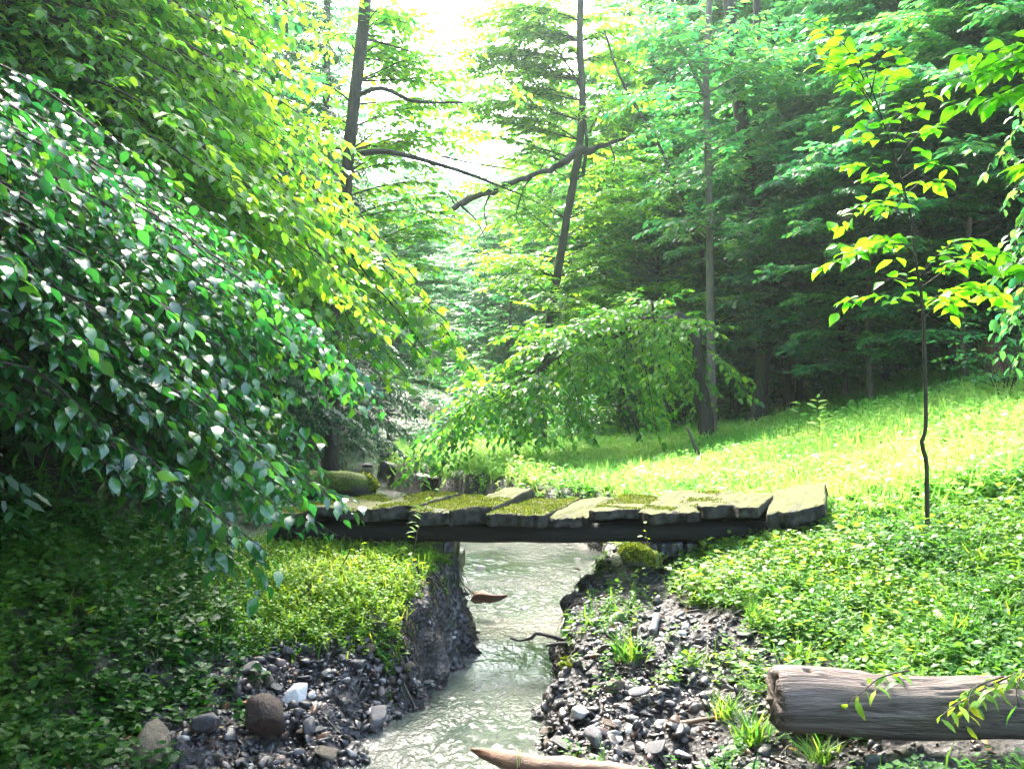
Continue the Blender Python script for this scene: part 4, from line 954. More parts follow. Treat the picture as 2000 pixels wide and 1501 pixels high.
def pebbles():
    r = np.random.default_rng(55); V0, F0 = ico(1)
    x = np.concatenate([-.1-1.9*r.random(9000)**1.15, r.uniform(-.1, 2.0, 9000)]); y = np.concatenate([r.uniform(3.6, 6.2, 9000), r.uniform(3.4, 6.4, 9000)])
    z = terrain(x, y); keep = (z > -.08) & (fbm(x*2.5, y*2.5, 71, 3) > -.12) & ~((y > 5.4) & (x < -.5)); keep &= ~((x > 1.1) & (r.random(len(x)) < .7))
    x, y, z = x[keep], y[keep], z[keep]; n = len(x)
    s = .004*(5.5)**r.random(n)**1.5
    sc = s[:, None]*r.uniform(.5, 1.2, (n, 3)); sc[:, 2] *= .7
    V = V0[None]*sc[:, None, :]*(1+r.uniform(-.25, .25, (n, len(V0), 1)))
    a = r.uniform(0, 6.28, n); c, s_ = np.cos(a)[:, None], np.sin(a)[:, None]
    V = np.stack([V[..., 0]*c-V[..., 1]*s_, V[..., 0]*s_+V[..., 1]*c, V[..., 2]], -1)+np.stack([x, y, z], 1)[:, None, :]
    F = (np.arange(n)*len(V0))[:, None, None]+F0[None]
    m, nt, N, L = new_mat("gravel pebbles"); out = N.new("ShaderNodeOutputMaterial"); at = N.new("ShaderNodeAttribute"); at.attribute_name = "rnd"
    rp = ramp(N, [(0, (.012, .01, .012)), (.45, (.045, .04, .043)), (.75, (.11, .09, .085)), (.92, (.24, .22, .22)), (1, (.5, .48, .46))]); L.new(at.outputs['Fac'], rp.inputs[0])
    pb = N.new("ShaderNodeBsdfPrincipled"); L.new(rp.outputs[0], pb.inputs['Base Color']); pb.inputs['Roughness'].default_value = .45; L.new(pb.outputs[0], out.inputs[0])
    o = link("gravel", mesh_from("gravel", V.reshape(-1, 3), [F.reshape(-1, 3)], False, np.repeat(r.random(n)**1.3, len(F0))), m)
    tag(o, 'fine grey gravel scattered over both creek banks', 'gravel', kind='stuff')
pebbles()

def tufts(o, n, seed, mat, thr=.0, f=6, size=(.006, .016), nz=.35, name="moss"):
    me = o.data; r = np.random.default_rng(seed); nf = len(me.polygons)
    c = np.zeros(nf*3); me.polygons.foreach_get("center", c); c = c.reshape(-1, 3)
    nn = np.zeros(nf*3); me.polygons.foreach_get("normal", nn); nn = nn.reshape(-1, 3); ar = np.zeros(nf); me.polygons.foreach_get("area", ar)
    co = np.zeros(len(me.vertices)*3); me.vertices.foreach_get("co", co); co = co.reshape(-1, 3)
    v0 = np.array([p.vertices[0] for p in me.polygons]); v1 = np.array([p.vertices[1] for p in me.polygons]); v2 = np.array([p.vertices[2] for p in me.polygons])
    i = r.choice(nf, n, p=ar/ar.sum()); u = r.random((n, 1)); w = r.random((n, 1)); sw = (u+w) > 1; u = np.where(sw, 1-u, u); w = np.where(sw, 1-w, w)
    p = co[v0[i]]+(co[v1[i]]-co[v0[i]])*u+(co[v2[i]]-co[v0[i]])*w
    k = (nn[i][:, 2] > nz) & (noise3(p+seed, f, seed) > thr); p = p[k]; m = nn[i][k]; n = len(p)
    if n == 0: return
    sc = max(o.scale[0], 1e-3); lv = Leaves(); lv.add(p, m+r.normal(0, .6, (n, 3)), r.normal(0, 1, (n, 3)), r.uniform(*size, n)/sc, np.clip(.5+r.normal(0, .25, n), 0, 1))
    return tag(link(name, lv.mesh(name, 'far', (0, 0, 0), 1.2), mat, o), kind='stuff')
M_tuft = leaf_mat("moss tuft", g3([(.04, .06, .006), (.14, .17, .01), (.34, .34, .025)]), g3([(.05, .1, .01), (.2, .28, .02), (.4, .42, .03)]), .7, .25, .2, 4)
for o in list(bpy.data.objects):
    if o.name.startswith("mossy_rock") or o.name.startswith("mossy_block"): tufts(o, 5000, 3, M_tuft, -.1, 3, (.008, .022), .1)
# ------------------------------------------------------------------ footbridge
def rough_box(name, lx, ly, lz, seed, skew=0.0, amp=.012, cuts=10, edge=.35):
    """box with rounded, worn edges; x across, y along; skew shifts x along y"""
    nx, ny, nz = 26, 34, 8; g = Geo()
    def face(a, b, f):
        u, v = np.meshgrid(np.linspace(-1, 1, a), np.linspace(-1, 1, b)); V = f(u.ravel(), v.ravel())
        i = np.arange(b-1)[:, None]*a; j = np.arange(a-1)[None, :]
        F = np.stack([i+j, i+j+1, i+a+j+1, i+a+j], -1).reshape(-1, 4); g.add(V, None, F)
    o = lambda u: np.ones_like(u)
    face(nx, ny, lambda u, v: np.stack([u, v, o(u)], 1)); face(nx, ny, lambda u, v: np.stack([-u, v, -o(u)], 1))
    face(nx, nz, lambda u, v: np.stack([u, -o(u), v], 1)); face(nx, nz, lambda u, v: np.stack([-u, o(u), v], 1))
    face(ny, nz, lambda u, v: np.stack([o(u), u, v], 1)); face(ny, nz, lambda u, v: np.stack([-o(u), -u, v], 1))
    V = np.concatenate(g.V); h = np.array([lx, ly, lz])/2; rr = min(h)*edge
    p = V*h; q = np.clip(p, -(h-rr), h-rr); dlt = p-q; dn = norm(dlt)*rr
    p = np.where(np.linalg.norm(dlt, axis=1, keepdims=True) > 1e-6, q+dn*np.minimum(1, 1.0), p)
    w = noise3(p+seed*3.7, 5.5, seed)*1.3; w2 = noise3(p+seed*1.7+20, 18, seed+3)*1.6
    dirn = norm(p/h); p = p+dirn*(amp*w+amp*.35*w2)[:, None]
    endj = fbm(p[:, 0]*9+seed*3.3, p[:, 0]*0+seed, seed, 3)*.13
    p[:, 1] += endj*np.sign(p[:, 1])*(np.abs(V[:, 1]) > .93)
    p[:, 2] += .016*fbm(p[:, 1]*4+seed, p[:, 0]*5, seed, 2)
    gr = fbm(p[:, 0]*38+seed, p[:, 1]*2.2+p[:, 2]*30, seed+8, 3); ck = np.clip(1-np.abs(fbm(p[:, 0]*9+seed*2, p[:, 1]*.8, seed+9, 2))/.045, 0, 1)
    p[:, 2] += (.006*gr-.012*ck)*(V[:, 2] > .9); p[:, 1] -= .02*gr*np.sign(V[:, 1])*(np.abs(V[:, 1]) > .9)
    p[:, 0] += skew*p[:, 1]
    g.V = [p]; g.n = len(p)
    return g.mesh(name, smooth=True)
def bridge():
    d1 = 6.2
    e = empty("footbridge", (.2, 6.6, .74)); tag(e, 'low mossy footbridge of thick rough slabs across the creek', 'footbridge')
    r = np.random.default_rng(3)
    # front edge x limits (px), top y, bottom y, tilt
    sl = [(528, 610, 1000, 1030), (606, 712, 994, 1022), (708, 800, 990, 1028), (797, 885, 997, 1032), (882, 955, 990, 1034), (950, 1062, 1003, 1040), (1058, 1153, 1008, 1036), (1150, 1250, 1000, 1028), (1246, 1372, 996, 1027), (1367, 1494, 990, 1024)]
    for i, (a, b, t, bt) in enumerate(sl):
        lx = (b-a)/FPX*d1; lz = max(.055, (bt-t)/FPX*d1*.72); ly = .92+r.uniform(-.05, .08)
        top = CAMZ-(t-750.5)/FPX*d1
        me = rough_box("plank", lx*.985, ly, lz, 11+i, .32, .011)
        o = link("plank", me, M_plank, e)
        o.location = Vector(((a+b)/2-1000, 0, 0))*(d1/FPX)+Vector((.32*ly/2, d1+ly/2+r.uniform(-.04, .04), top-lz/2))-e.location
        o.rotation_euler = (r.normal(0, .018), r.normal(0, .022), r.normal(0, .025)); o.location.z += r.normal(0, .005)
        tufts(o, 12000, 40+i, M_tuft, .02, 3, (.005, .014), .6)
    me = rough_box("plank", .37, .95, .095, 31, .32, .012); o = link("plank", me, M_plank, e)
    p = P(1556, 1002, 6.15); o.location = Vector((p[0]+.15, p[1]+.47, p[2]))-e.location; o.rotation_euler = (0, -.17, 0)
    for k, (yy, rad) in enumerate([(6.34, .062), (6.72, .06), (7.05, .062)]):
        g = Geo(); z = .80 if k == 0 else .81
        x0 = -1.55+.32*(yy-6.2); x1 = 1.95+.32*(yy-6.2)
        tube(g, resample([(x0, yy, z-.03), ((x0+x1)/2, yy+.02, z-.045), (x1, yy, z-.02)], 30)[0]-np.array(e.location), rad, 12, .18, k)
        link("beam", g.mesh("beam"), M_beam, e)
bridge()

def abutments():
    r = np.random.default_rng(14)
    # stacked dry stone under each end
    for side, (x0, x1), lab in [('l', (-1.5, -.50), 'dark dry stone abutment under the left end of the bridge'), ('r', (.72, 1.75), 'dark dry stone abutment under the right end of the bridge')]:
        e = empty("stone_abutment", ((x0+x1)/2, 6.6, .4)); tag(e, lab, 'stone abutment')
        row = 0; z = .02
        while z < .68:
            hh = r.uniform(.09, .15); x = x0+r.uniform(-.05, .05)
            hi = min(z+hh, .70)
            while x < x1:
                w = r.uniform(.18, .36)
                xe = min(x+w, x1+r.uniform(-.02, .05))
                if xe-x < .06: break
                o = link("block", rough_box("block", (xe-x)*.97, .72, (hi-z)*1.02, int(r.integers(900)), 0, .012), M_mossy if r.random() < .15 else M_st_dark, e)
                o.location = Vector(((x+xe)/2+.15, 6.72+r.uniform(-.05, .05), (z+hi)/2))-e.location
                x = xe
            z = hi; row += 1
abutments()

# ------------------------------------------------------------------ logs and sticks
def logs():
    g = Geo(); a = P(1512, 1368, 3.72); b = P(1990, 1386, 3.66)
    n = 140; t = np.linspace(0, 1, n)[:, None]; pp = a*(1-t)+b*t; pp = pp+np.stack([t[:, 0]*0, .02*np.sin(t[:, 0]*4), .012*np.sin(t[:, 0]*7+1)], 1)
    rad = np.interp(t[:, 0], [0, .01, .04, .5, 1], [.10, .117, .122, .118, .11])
    tube(g, pp, rad, 120, 0, 9)
    V = g.V[0]; a_ = np.tile(np.linspace(0, 2*math.pi, 120, endpoint=False), n); c_ = np.repeat(np.linspace(0, 1.25, n), 120); ctr = np.repeat(pp, 120, axis=0)
    ca, sa = np.cos(a_), np.sin(a_)
    crack = np.abs(fbm(ca*6+4, sa*6+c_*.7, 81, 3)); dr = .09*fbm(ca*1.2+c_*1.1, sa*1.2, 82, 3)+.02*fbm(ca*9, sa*9+c_*1.5, 83, 3)-.06*np.clip(1-crack/.03, 0, 1)
    dr -= .35*np.exp(-((c_-.16)/.02)**2-((a_-4.9)/.12)**2)+.3*np.exp(-((c_-.52)/.03)**2-((a_-4.5)/.1)**2)
    V[:len(ctr)] = ctr+(V[:len(ctr)]-ctr)*(1+dr)[:, None]
    first = np.arange(120); V[first, 0] += .03*fbm(ca[:120]*3, sa[:120]*3, 84, 3)
    tag(link("log", g.mesh("log"), M_log), 'thick weathered log lying at the lower right', 'log')
    e = empty("ground_vine", P(1640, 1370, 3.6)); W = Geo(); Lv = Leaves(); rng = np.random.default_rng(2)
    o = np.array(e.location)
    for path in ([(1775, 1308, 3.66), (1720, 1322, 3.58), (1690, 1345, 3.56), (1655, 1372, 3.56)], [(2020, 1300, 3.62), (1950, 1330, 3.55), (1880, 1368, 3.5), (1835, 1400, 3.46)], [(2040, 1290, 3.6), (2000, 1310, 3.52), (1985, 1345, 3.46), (1990, 1380, 3.44)],
                 [(1960, 1320, 3.56), (1900, 1345, 3.52), (1890, 1400, 3.46), (1880, 1420, 3.45)]):
        limb(W, Lv, [P(*q) for q in path], rng, r0=.004, r1=.0015, leaf=.07, twig=.07, tgap=.022, lgap=.03, droop=.3, t0=.05, tilt=.5, leafdown=.5, hue=.5, tr=.001, wig=.01)
    link("stem", W.mesh("stem", o), M_twig, e); link("leaves", Lv.mesh("leaves", 'lance', o, 1.5), M_cover, e)
    tag(e, 'leafy green vine trailing over the weathered log', 'vine')
    # driftwood with string
    e = empty("driftwood", P(930, 1465, 4.05)); g = Geo(); o = np.array(e.location)
    pp, _ = resample([P(921, 1462, 4.1), P(950, 1471, 4.05), P(1000, 1484, 3.95), P(1100, 1499, 3.85), P(1230, 1512, 3.75), P(1330, 1530, 3.7)], 50)
    tube(g, pp-o, np.interp(np.arange(50), [0, 3, 10, 25, 49], [.006, .022, .036, .04, .035]), 20, .3, 5); link("wood", g.mesh("wood"), M_drift, e)
    g = Geo(); c = pp[int(np.argmin(np.abs(pp[:, 0]/pp[:, 1]-(1012-1000)/FPX)))]-o; an = np.linspace(0, 6.28*3, 60)
    tube(g, np.stack([c[0]+np.linspace(-.012, .012, 60), c[1]+.043*np.cos(an), c[2]+.043*np.sin(an)], 1), .002, 5)
    link("string", g.mesh("string"), M_string, e); tag(e, 'red brown driftwood pole tied with string at the bottom edge', 'driftwood')
    # dark twig over the water
    g = Geo(); r_ = lambda pts, r0, r1, n=16: tube(g, resample([P(*q) for q in pts], n)[0], np.linspace(r0, r1, n), 8, .35, 3)
    r_([(1140, 1262, 5.35), (1100, 1248, 5.4), (1048, 1236, 5.45), (1040, 1244, 5.45), (1015, 1250, 5.5), (997, 1245, 5.5)], .016, .007, 24)
    r_([(1135, 1262, 5.35), (1100, 1256, 5.35), (1066, 1260, 5.35)], .015, .009)
    r_([(1125, 1256, 5.35), (1115, 1240, 5.35), (1110, 1236, 5.35)], .012, .008, 6); r_([(1000, 1248, 5.5), (1003, 1290, 5.5)], .0018, .001, 5)
    r_([(1135, 1262, 5.35), (1130, 1290, 5.3), (1120, 1310, 5.3)], .017, .012, 6)
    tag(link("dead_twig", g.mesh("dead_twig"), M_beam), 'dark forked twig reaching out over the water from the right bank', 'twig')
    g = Geo(); r2 = G(1275, 1250); p2 = G(1283, 1215)
    tube(g, resample([r2+[0, 0, .025], (r2+p2)/2+[0, 0, .035], p2+[0, 0, .03]], 12)[0], .022, 12, .2, 1)
    tag(link("wood_chunk", g.mesh("wood_chunk"), solid("silver wood", (.08, .075, .07), (.24, .23, .22), 6, .7, .6)), 'short silver grey stick lying on the bare right bank', 'stick')
    g = Geo(); tube(g, resample([P(922, 1172, 7.35), P(940, 1164, 7.25), P(960, 1168, 7.2), P(978, 1166, 7.2), P(992, 1162, 7.2)], 24)[0], np.interp(np.arange(24), [0, 4, 9, 16, 23], [.012, .036, .04, .026, .006]), 14, .7, 8)
    tube(g, resample([P(930, 1162, 7.3), P(915, 1150, 7.3), P(905, 1140, 7.3)], 8)[0], np.linspace(.008, .003, 8), 5)
    tag(link("driftwood", g.mesh("driftwood"), M_drift), 'reddish piece of driftwood stranded in the creek in front of the bridge', 'driftwood')
    g = Geo(); q = G(645, 1130); tube(g, resample([q, q+[.05, 0, .05], q+[.10, 0, .13], q+[.125, 0, .2]], 12)[0], np.linspace(.005, .003, 12), 6)
    tag(link("twig", g.mesh("twig"), M_beam), 'thin curved bare twig standing in the left ground cover', 'twig')
    g = Geo(); q = G(1300, 1440); a = np.array([q+[0, 0, .03], q+[.25, .05, .05], q+[.45, .08, .03]]); tube(g, resample(a, 12)[0], np.linspace(.012, .006, 12), 8, .3)
    tag(link("stick", g.mesh("stick"), M_drift), 'short brown stick on the right gravel in front of the log', 'stick')
    g = Geo(); tube(g, resample([G(1650, 895)+[0, 0, .03], G(1500, 905)*.0+P(1700, 872, 15.5), P(1760, 850, 15)], 8)[0], .03, 8, .3)
    # leaning stick in the meadow
    g = Geo(); q = G(1378, 918); tube(g, resample([q, q+[-.12, 0, .25], q+[-.2, .1, .5]], 12)[0], np.linspace(.03, .012, 12), 8, .3)
    tag(link("stick", g.mesh("stick"), M_wood), 'dark leaning stick poking out of the back of the meadow', 'stick')
    # mossy log behind the bridge on the left
    g = Geo(); tube(g, resample([P(590, 948, 8.2), P(650, 944, 8.2), P(700, 948, 8.1), P(735, 958, 8.1)], 24)[0], np.interp(np.arange(24), [0, 3, 20, 23], [.07, .11, .09, .05]), 18, .5, 3)
    ml = link("mossy_log", g.mesh("mossy_log"), M_mossy); tufts(ml, 5000, 5, M_tuft, -.1, 3, (.012, .04), 0); tag(ml, 'dark mossy log lying behind the left end of the bridge', 'log')
logs()

def roots():
    g = Geo(); r = np.random.default_rng(19)
    for side, ys, n in ((-1, (5.2, 7.0), 60), (1, (5.2, 6.9), 34)):
        for _ in range(n):
            y = r.uniform(*ys); cx = np.interp(y, CREEK[:, 1], CREEK[:, 0]); u = np.linspace(.15, .9, 60); z = terrain(cx+side*u, np.full(60, y)); k = int(np.argmax(z > z.max()-.07))
            L = r.uniform(.08, .32); m = 7; pts = []; xx = cx+side*u[k]; yy = y
            for j in range(m):
                zz = gz(xx, yy) if j == 0 else max(z[k]-L*j/m, .01); pts.append([xx-side*(.012+.006*j), yy, zz+.01]); yy += r.normal(0, .028)
                uu = np.interp(z[k]-L*(j+1)/m, z[:k+1], u[:k+1]) if k > 1 else u[k]; xx = cx+side*uu
            tube(g, resample(pts, 10)[0], np.linspace(r.uniform(.002, .006), .001, 10), 5, .2)
    lv = Leaves()
    for side, ys, n in ((-1, (5.15, 7.0), 2600), (1, (5.3, 7.0), 1500)):
        y = r.uniform(*ys, n); cx = np.interp(y, CREEK[:, 1], CREEK[:, 0]); u = np.linspace(.15, .9, 50)
        Z = terrain(cx[:, None]+side*u[None], np.repeat(y[:, None], 50, 1)); k = np.argmax(Z > Z.max(1, keepdims=True)-r.uniform(.03, .22, (n, 1))**1.3, axis=1)
        uu = u[k]-.015; zz = Z[np.arange(n), k]
        p = np.stack([cx+side*uu, y, zz+.012], 1); gapm = fbm(y*3, y*0+side, 91, 2) > -.18; m = int(gapm.sum())
        d = np.stack([-side*r.uniform(.15, .9, m), r.normal(0, .4, m), r.uniform(-1.2, .35, m)], 1)
        lv.add(p[gapm], d, np.stack([-side*np.ones(m)*.6, r.normal(0, .5, m), np.ones(m)], 1), r.uniform(.02, .06, m), np.clip(r.normal(.4, .25, m), 0, 1))
    tag(link("overhanging_grass", lv.mesh("overhanging_grass", 'lance', (0, 0, 0), 1.3), M_cover2), 'grass and leaves spilling over the lips of the cut creek banks', 'grass', kind='stuff')
    tag(link("roots", g.mesh("roots"), M_twig), 'thin bare roots hanging from the undercut creek banks', 'roots', kind='stuff')
roots()
# ------------------------------------------------------------------ weeds, fern, ground cover
def weed(name, path, label, mat, leaf=.07, tmpl='lance', seed=0, twig=.06, tgap=.03, hue=.5, r0=.004, wid=1.2, cat='weed'):
    W = Geo(); Lv = Leaves(); rng = np.random.default_rng(seed); path = np.array(path)
    limb(W, Lv, path, rng, r0=r0, r1=.0012, leaf=leaf, twig=twig, tgap=tgap, lgap=.03, droop=.2, t0=.15, tilt=.4, leafdown=.2, hue=hue, tr=.001, wig=.01)
    b = path[0]; e = empty(name, b); link("stem", W.mesh("stem", b), M_twig, e); link("leaves", Lv.mesh("leaves", tmpl, b, wid), mat, e); tag(e, label, cat)
q = G(812, 1095)
W_ = Geo(); L_ = Leaves(); rg = np.random.default_rng(4)
weed("tall_weed", [P(806, 1085, 5.85), P(815, 1040, 5.85), P(828, 1000, 5.85), P(845, 965, 5.85)], 'slender weed with narrow leaves in front of the dark bridge side', M_cover, .085, seed=1, hue=.35, tgap=.02, twig=.03)
weed("tall_weed", [P(835, 1015, 5.8), P(855, 1003, 5.8), P(880, 990, 5.8)], 'side shoot of narrow leaves beside the slender weed', M_cover, .05, seed=2, hue=.4, tgap=.015, twig=.02)
weed("tall_weed", [G(1560, 862), G(1560, 862)+[0, 0, .25], G(1560, 862)+[.03, 0, .5]], 'upright weed at the dark back edge of the meadow', M_mead, .14, seed=3, twig=.08)
weed("tall_weed", [G(1600, 868), G(1600, 868)+[0, 0, .3], G(1600, 868)+[-.03, 0, .55]], 'yellow tipped upright weed right of its twin at the back of the meadow', M_mead, .14, seed=5, twig=.08)
weed("tall_weed", [P(1265, 1062, 5.8), P(1262, 1045, 5.8), P(1258, 1020, 5.8)], 'tiny yellow leaved shoot on the round mossy rock', M_cover, .04, 'mid', seed=6, hue=.8)
def plants():
    r = np.random.default_rng(61)
    def one(x, y, h, leaf, mat, lab, grp):
        W = Geo(); Lv = Leaves(); b = np.array([x, y, gz(x, y)])
        for k in range(int(r.integers(2, 5))):
            ph = r.uniform(0, 6.28); limb(W, Lv, gen_path(b, ph, 1.3, h*r.uniform(.7, 1.1), .5, r, 4), r, r0=.003, r1=.001, leaf=leaf, twig=.07, tgap=.03, lgap=.04, droop=.1, t0=.35, tilt=.25, leafdown=.1, hue=.55, tr=.0008, wig=.01)
        e = empty("leafy_plant", b); link("stems", W.mesh("stems", b), M_twig, e); link("leaves", Lv.mesh("leaves", 'mid', b, 1.1), mat, e); tag(e, lab, 'plant', grp)
    for px, py in [(1290, 1120), (1340, 1130), (1385, 1105), (1420, 1130), (1460, 1090), (1330, 1165), (1400, 1170), (1480, 1140), (1530, 1080), (1590, 1060), (1250, 1150), (1420, 1040), (1660, 1050)]:
        q = G(px, py); one(q[0], q[1], r.uniform(.12, .22), .05, M_cover, 'knee high leafy plant below the right end of the bridge', 'leafy plants below the right end of the bridge')
    for px, py in [(1700, 985), (1740, 960), (1780, 990), (1850, 975), (1880, 950), (1930, 985), (1670, 960), (1600, 935), (1550, 950), (1960, 940)]:
        q = G(px, py); one(q[0], q[1], r.uniform(.15, .3), .085, M_mead, 'broad leaved plant standing in the meadow round the sapling', 'broad leaved plants round the sapling')
    for px, py in [(640, 1075), (700, 1100), (790, 1100), (590, 1120), (520, 1090), (820, 1130), (450, 1150), (300, 1180), (380, 1130), (180, 1230), (120, 1290), (300, 1290), (230, 1330)]:
        q = G(px, py); one(q[0], q[1], r.uniform(.08, .16), .042, M_cover, 'small leafy plant rising from the left bank mound', 'small plants on the left mound')
plants()
def grass_clumps():
    r = np.random.default_rng(71)
    for px, py in [(1640, 1120), (1700, 1150), (1560, 1160), (1780, 1110), (1850, 1180), (1920, 1120), (1620, 1220), (1960, 1220), (1720, 1240), (1480, 1220), (1560, 1290), (1880, 1260), (1420, 1400), (1470, 1470), (1600, 1490), (1790, 1040), (1900, 1050), (1230, 1290), (1350, 1300)]:
        q = G(px, py); n = int(r.integers(60, 130)); lv = Leaves(); h = r.uniform(.09, .22)
        p = np.stack([q[0]+r.normal(0, .03, n), q[1]+r.normal(0, .03, n), np.full(n, q[2]-.015)], 1)
        dd = np.stack([r.normal(0, .45, n), r.normal(0, .45, n), np.ones(n)], 1); lv.add(p, dd, -dd*[1, 1, 0]+[0, 0, .3]+r.normal(0, .2, (n, 3)), h*r.uniform(.5, 1.2, n), np.clip(r.normal(.5, .25, n), 0, 1))
        tag(link("grass_clump", lv.mesh("grass_clump", 'blade', (0, 0, 0), .8), M_cover2), 'arching tuft of thin grass among the low plants of the right bank', 'grass', 'grass clumps on the right bank')
grass_clumps()
def litter():
    g = Geo(); r = np.random.default_rng(23)
    for _ in range(170):
        if r.random() < .5: x, y = r.uniform(-2.2, -.5), r.uniform(3.9, 5.3)
        else: x, y = r.uniform(.2, 1.9), r.uniform(3.5, 6.3)
        z = gz(x, y)
        if z < .03: continue
        a = r.uniform(0, 6.28); L = r.uniform(.03, .16); d = np.array([math.cos(a), math.sin(a)])*L/2
        p0 = np.array([x-d[0], y-d[1], 0]); p2 = np.array([x+d[0], y+d[1], 0]); p0[2] = gz(*p0[:2])+.012; p2[2] = gz(*p2[:2])+.015; p1 = (p0+p2)/2+r.normal(0, .008, 3)+[0, 0, .008]
        tube(g, resample([p0, p1, p2], 7)[0], np.linspace(r.uniform(.002, .005), .0012, 7), 5, .3)
    tag(link("twig_litter", g.mesh("twig_litter"), M_wood_l), 'small broken twigs littering the mud of both banks', 'twig litter', kind='stuff')
    lv = Leaves(); n = 420; x = np.concatenate([r.uniform(-2.4, -.5, n//2), r.uniform(.2, 3, n//2)]); y = r.uniform(3.6, 6.4, n); z = terrain(x, y)+.015; k = z > .04
    dd = np.stack([r.normal(0, 1, n), r.normal(0, 1, n), r.normal(0, .25, n)], 1); lv.add(np.stack([x, y, z], 1)[k], dd[k], (UP+r.normal(0, .4, (n, 3)))[k], r.uniform(.02, .05, k.sum()), r.random(k.sum()))
    md = leaf_mat("dead leaf", g3([(.05, .02, .01), (.16, .08, .03), (.35, .22, .09)]), g3([(.1, .04, .01), (.2, .1, .03), (.4, .25, .08)]), .6, .2, .3)
    tag(link("fallen_leaves", lv.mesh("fallen_leaves", 'mid'), md), 'brown fallen leaves scattered on the mud and among the plants', 'leaf litter', kind='stuff')
litter()
def fern():
    b = P(703, 940, 8.0); b[2] = gz(b[0], b[1]); e = empty("fern", b); r = np.random.default_rng(12)
    for k in range(7):
        W = Geo(); Lv = Leaves(); ph = k*.9+.3
        pa = gen_path(b, ph, 1.1, .52, 1.2, r, 5)
        limb(W, Lv, pa, r, r0=.003, r1=.001, leaf=.075, twig=.02, tgap=.014, lgap=.02, droop=.05, t0=.1, tilt=.15, leafdown=.1, hue=.7, tr=.0005, roll=.05, wig=0)
        fr = link("frond", Lv.mesh("frond", 'lance', b, 1.6), M_mead, e)
    tag(e, 'bright green fern behind the left end of the bridge', 'fern')
fern()

def cover(name, label, n, xr, yr, dens, leafr, hr, mat, seed, hue=.5, per=7, blades=.15, cat='ground cover', tmpl='far', clump=1.0):
    r = np.random.default_rng(seed); x = r.uniform(*xr, n); y = yr[0]+(yr[1]-yr[0])*r.random(n)**1.15
    d, side, w = creek_dist(x, y)
    keep = r.random(n) < dens(x, y, d-w, side > 0)
    keep &= r.random(n) < (.55+clump*1.1*fbm(x*1.7, y*1.7, seed, 3)+.35)
    x, y = x[keep], y[keep]; z = terrain(x, y); n = len(x)
    H = r.uniform(*hr, n)*(1+.8*fbm(x*.9, y*.9, seed+7, 2)); H = np.maximum(H, .02)
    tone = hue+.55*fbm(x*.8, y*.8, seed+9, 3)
    if seed == 201: tone = tone-.55*smooth((-x-1.0)/1.2)  # leaf tone lowered leftward to stand in for shade
    lv = Leaves()
    k = per; t = np.linspace(.3, 1, k)[None, :]*np.ones((n, 1))
    lean = r.normal(0, .25, (n, 2))
    bx = x[:, None]+lean[:, 0:1]*t*H[:, None]; by = y[:, None]+lean[:, 1:2]*t*H[:, None]; bz = z[:, None]+t*H[:, None]
    ph = r.uniform(0, 6.28, (n, 1))+np.arange(k)[None]*2.4+r.normal(0, .3, (n, k))
    dr = np.stack([np.cos(ph), np.sin(ph), r.uniform(-.1, .6, (n, k))], -1)
    nn = UP+r.normal(0, .35, (n, k, 3))
    sz = r.uniform(*leafr, (n, 1))*r.uniform(.7, 1.25, (n, k))
    rn = np.clip(tone[:, None]+r.normal(0, .17, (n, k)), 0, 1)
    lv.add(np.stack([bx, by, bz], -1).reshape(-1, 3), dr.reshape(-1, 3), nn.reshape(-1, 3), sz.ravel(), rn.ravel())
    me = lv.mesh(name, tmpl, (0, 0, 0), 1.25)
    o = link(name, me, mat); tag(o, label, cat, kind='stuff')
    print(name, lv.count())
    if blades > 0:
        m = int(n*blades); i = r.integers(0, n, m*5); bx = x[i]+r.normal(0, .03, len(i)); by = y[i]+r.normal(0, .03, len(i)); bz = terrain(bx, by)
        lb = Leaves(); dd = np.stack([r.normal(0, .35, len(i)), r.normal(0, .35, len(i)), np.ones(len(i))], 1); nb = r.normal(0, 1, (len(i), 3))
        lb.add(np.stack([bx, by, bz-.01], 1), dd, nb, r.uniform(hr[0]*1.2, hr[1]*1.6, len(i)), np.clip(tone[i]+r.normal(0, .15, len(i)), 0, 1))
        o2 = link("grass", lb.mesh("grass", 'blade'), mat); tag(o2, label.replace('ground cover', 'grass blades').replace('carpet', 'blades'), 'grass', kind='stuff')

def dens_left(x, y, s, left):
    lip = smooth((s-.08)/.12)
    rub = smooth((y-(5.05+.35*smooth((-x-1.0)/1.0)*-1.0))/.25)   # plants only above the rubble
    m = np.where(y > 4.2, rub, 0)
    m = np.maximum(m, smooth((-x-1.5)/.45)*smooth((y-3.6)/.3)*.75)
    return lip*m*left*(1-.62*smooth((-x-1.35)/.5))
def dens_left2(x, y, s, left):
    return smooth((s-.1)/.1)*left*smooth((-x-1.15-.35*(y-5)-.35*smooth((4.7-y)/.4))/.5)*smooth((y-3.7)/.4)
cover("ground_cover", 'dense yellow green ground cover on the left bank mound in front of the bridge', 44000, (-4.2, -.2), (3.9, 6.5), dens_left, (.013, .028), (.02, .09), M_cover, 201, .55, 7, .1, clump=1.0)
cover("leafy_undergrowth", 'deep green broad leaved plants in the shade at the lower left', 4200, (-4.2, -1.0), (3.6, 6.6), dens_left2, (.03, .06), (.04, .16), M_glossy2, 206, .5, 8, 0, clump=1.0, tmpl='mid')
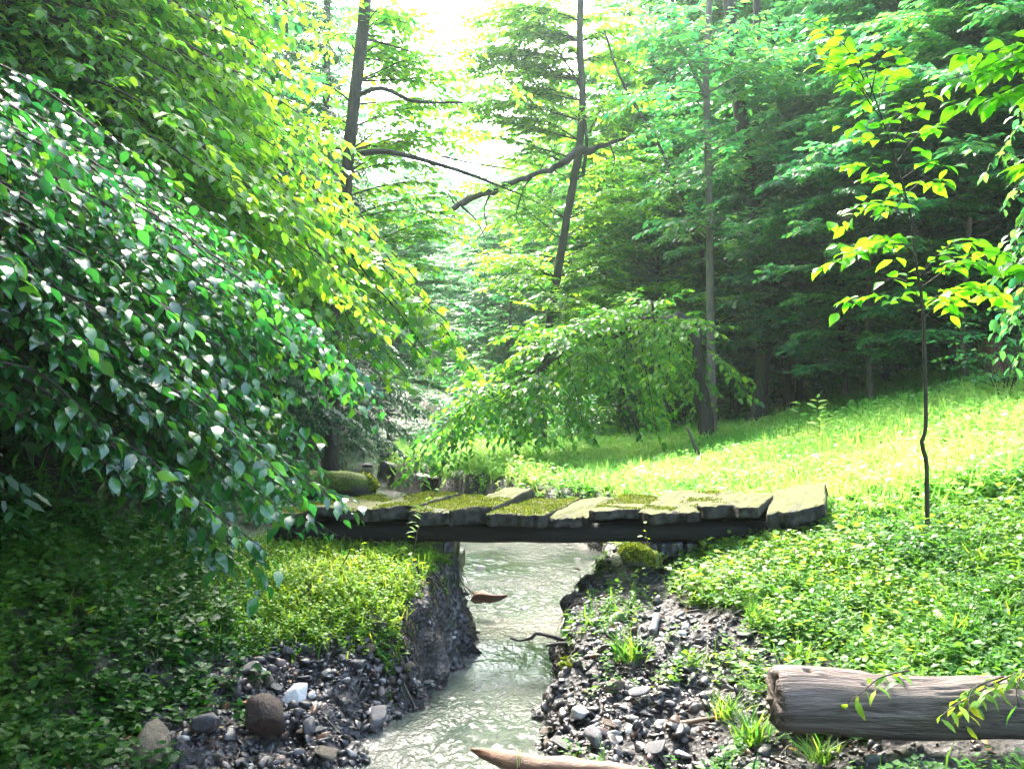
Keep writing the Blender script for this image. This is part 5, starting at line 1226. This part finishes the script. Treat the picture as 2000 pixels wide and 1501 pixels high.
def dens_right(x, y, s, left):
    bare = smooth((x-(np.interp(y, [3.4, 4.0, 4.5, 5.0, 5.5, 6.0], [1.1, 1.05, 1.0, 1.2, 1.05, .75])+.5*fbm(x*2, y*2, 5, 2)))/.45)
    front = smooth((y-3.95)/.25)
    m = bare*np.where(y > 3.9, 1, .35)
    m = np.maximum(m, .10*smooth((fbm(x*3, y*3, 8, 2)-.05)/.1))
    log = ~((np.abs(y-3.66) < .22) & (x > .92))
    return m*smooth((s-.1)/.1)*(~left)*log
cover("ground_cover", 'green leafy ground cover sloping down the right bank in front of the bridge', 60000, (.2, 4.4), (3.0, 7.0), dens_right, (.016, .040), (.02, .10), M_cover2, 202, .42, 7, .15, clump=1.3)
cover("leafy_undergrowth", 'larger round leaved plants among the ground cover of the right bank', 3600, (.9, 4.4), (3.9, 7.0), dens_right, (.028, .055), (.05, .14), M_cover2, 207, .5, 6, 0, clump=1.8, tmpl='mid')
def dens_meadow(x, y, s, left):
    return smooth((s-.05)/.2)*(~left)*smooth((y-7.0+np.maximum(0, x-1.8)*1.2)/.2)*smooth((24-y)/3)*smooth((9.5-x)/1)
cover("meadow_plants", 'sunlit yellow green carpet of meadow plants behind the bridge', 62000, (-3, 9.5), (6.4, 24), dens_meadow, (.035, .075), (.05, .20), M_mead, 203, .5, 6, .25, clump=.5)
def dens_lb(x, y, s, left):
    return smooth((s-.05)/.3)*left*.6
cover("ground_cover", 'green ground cover along the left bank behind the bridge', 9000, (-7, -1), (7.0, 30), dens_lb, (.04, .08), (.05, .22), M_green, 204, .55, 6, .2)
def dens_far(x, y, s, left):
    return smooth((s-.05)/.3)*.8
cover("forest_undergrowth", 'hazy undergrowth on the forest floor beyond the meadow', 22000, (-14, 20), (20, 55), dens_far, (.12, .2), (.1, .6), M_green, 205, .5, 5, 0)

# ------------------------------------------------------------------ haze
def haze():
    bm = bmesh.new(); bmesh.ops.create_cube(bm, size=1); me = bpy.data.meshes.new("haze"); bm.to_mesh(me); bm.free()
    m, nt, N, L = new_mat("valley mist"); out = N.new("ShaderNodeOutputMaterial"); v = N.new("ShaderNodeVolumePrincipled")
    v.inputs['Color'].default_value = (.78, 1.0, .94, 1); v.inputs['Density'].default_value = HAZE_DENSITY; v.inputs['Anisotropy'].default_value = .72
    L.new(v.outputs[0], out.inputs['Volume'])
    o = link("haze", me, m); o.scale = (262, 272, 95); o.location = (0, 95, 43)
    tag(o, 'pale mist hanging in the creek valley', 'mist', kind='stuff')
if HAZE_DENSITY > 0: haze()
print("objects", len(bpy.data.objects))
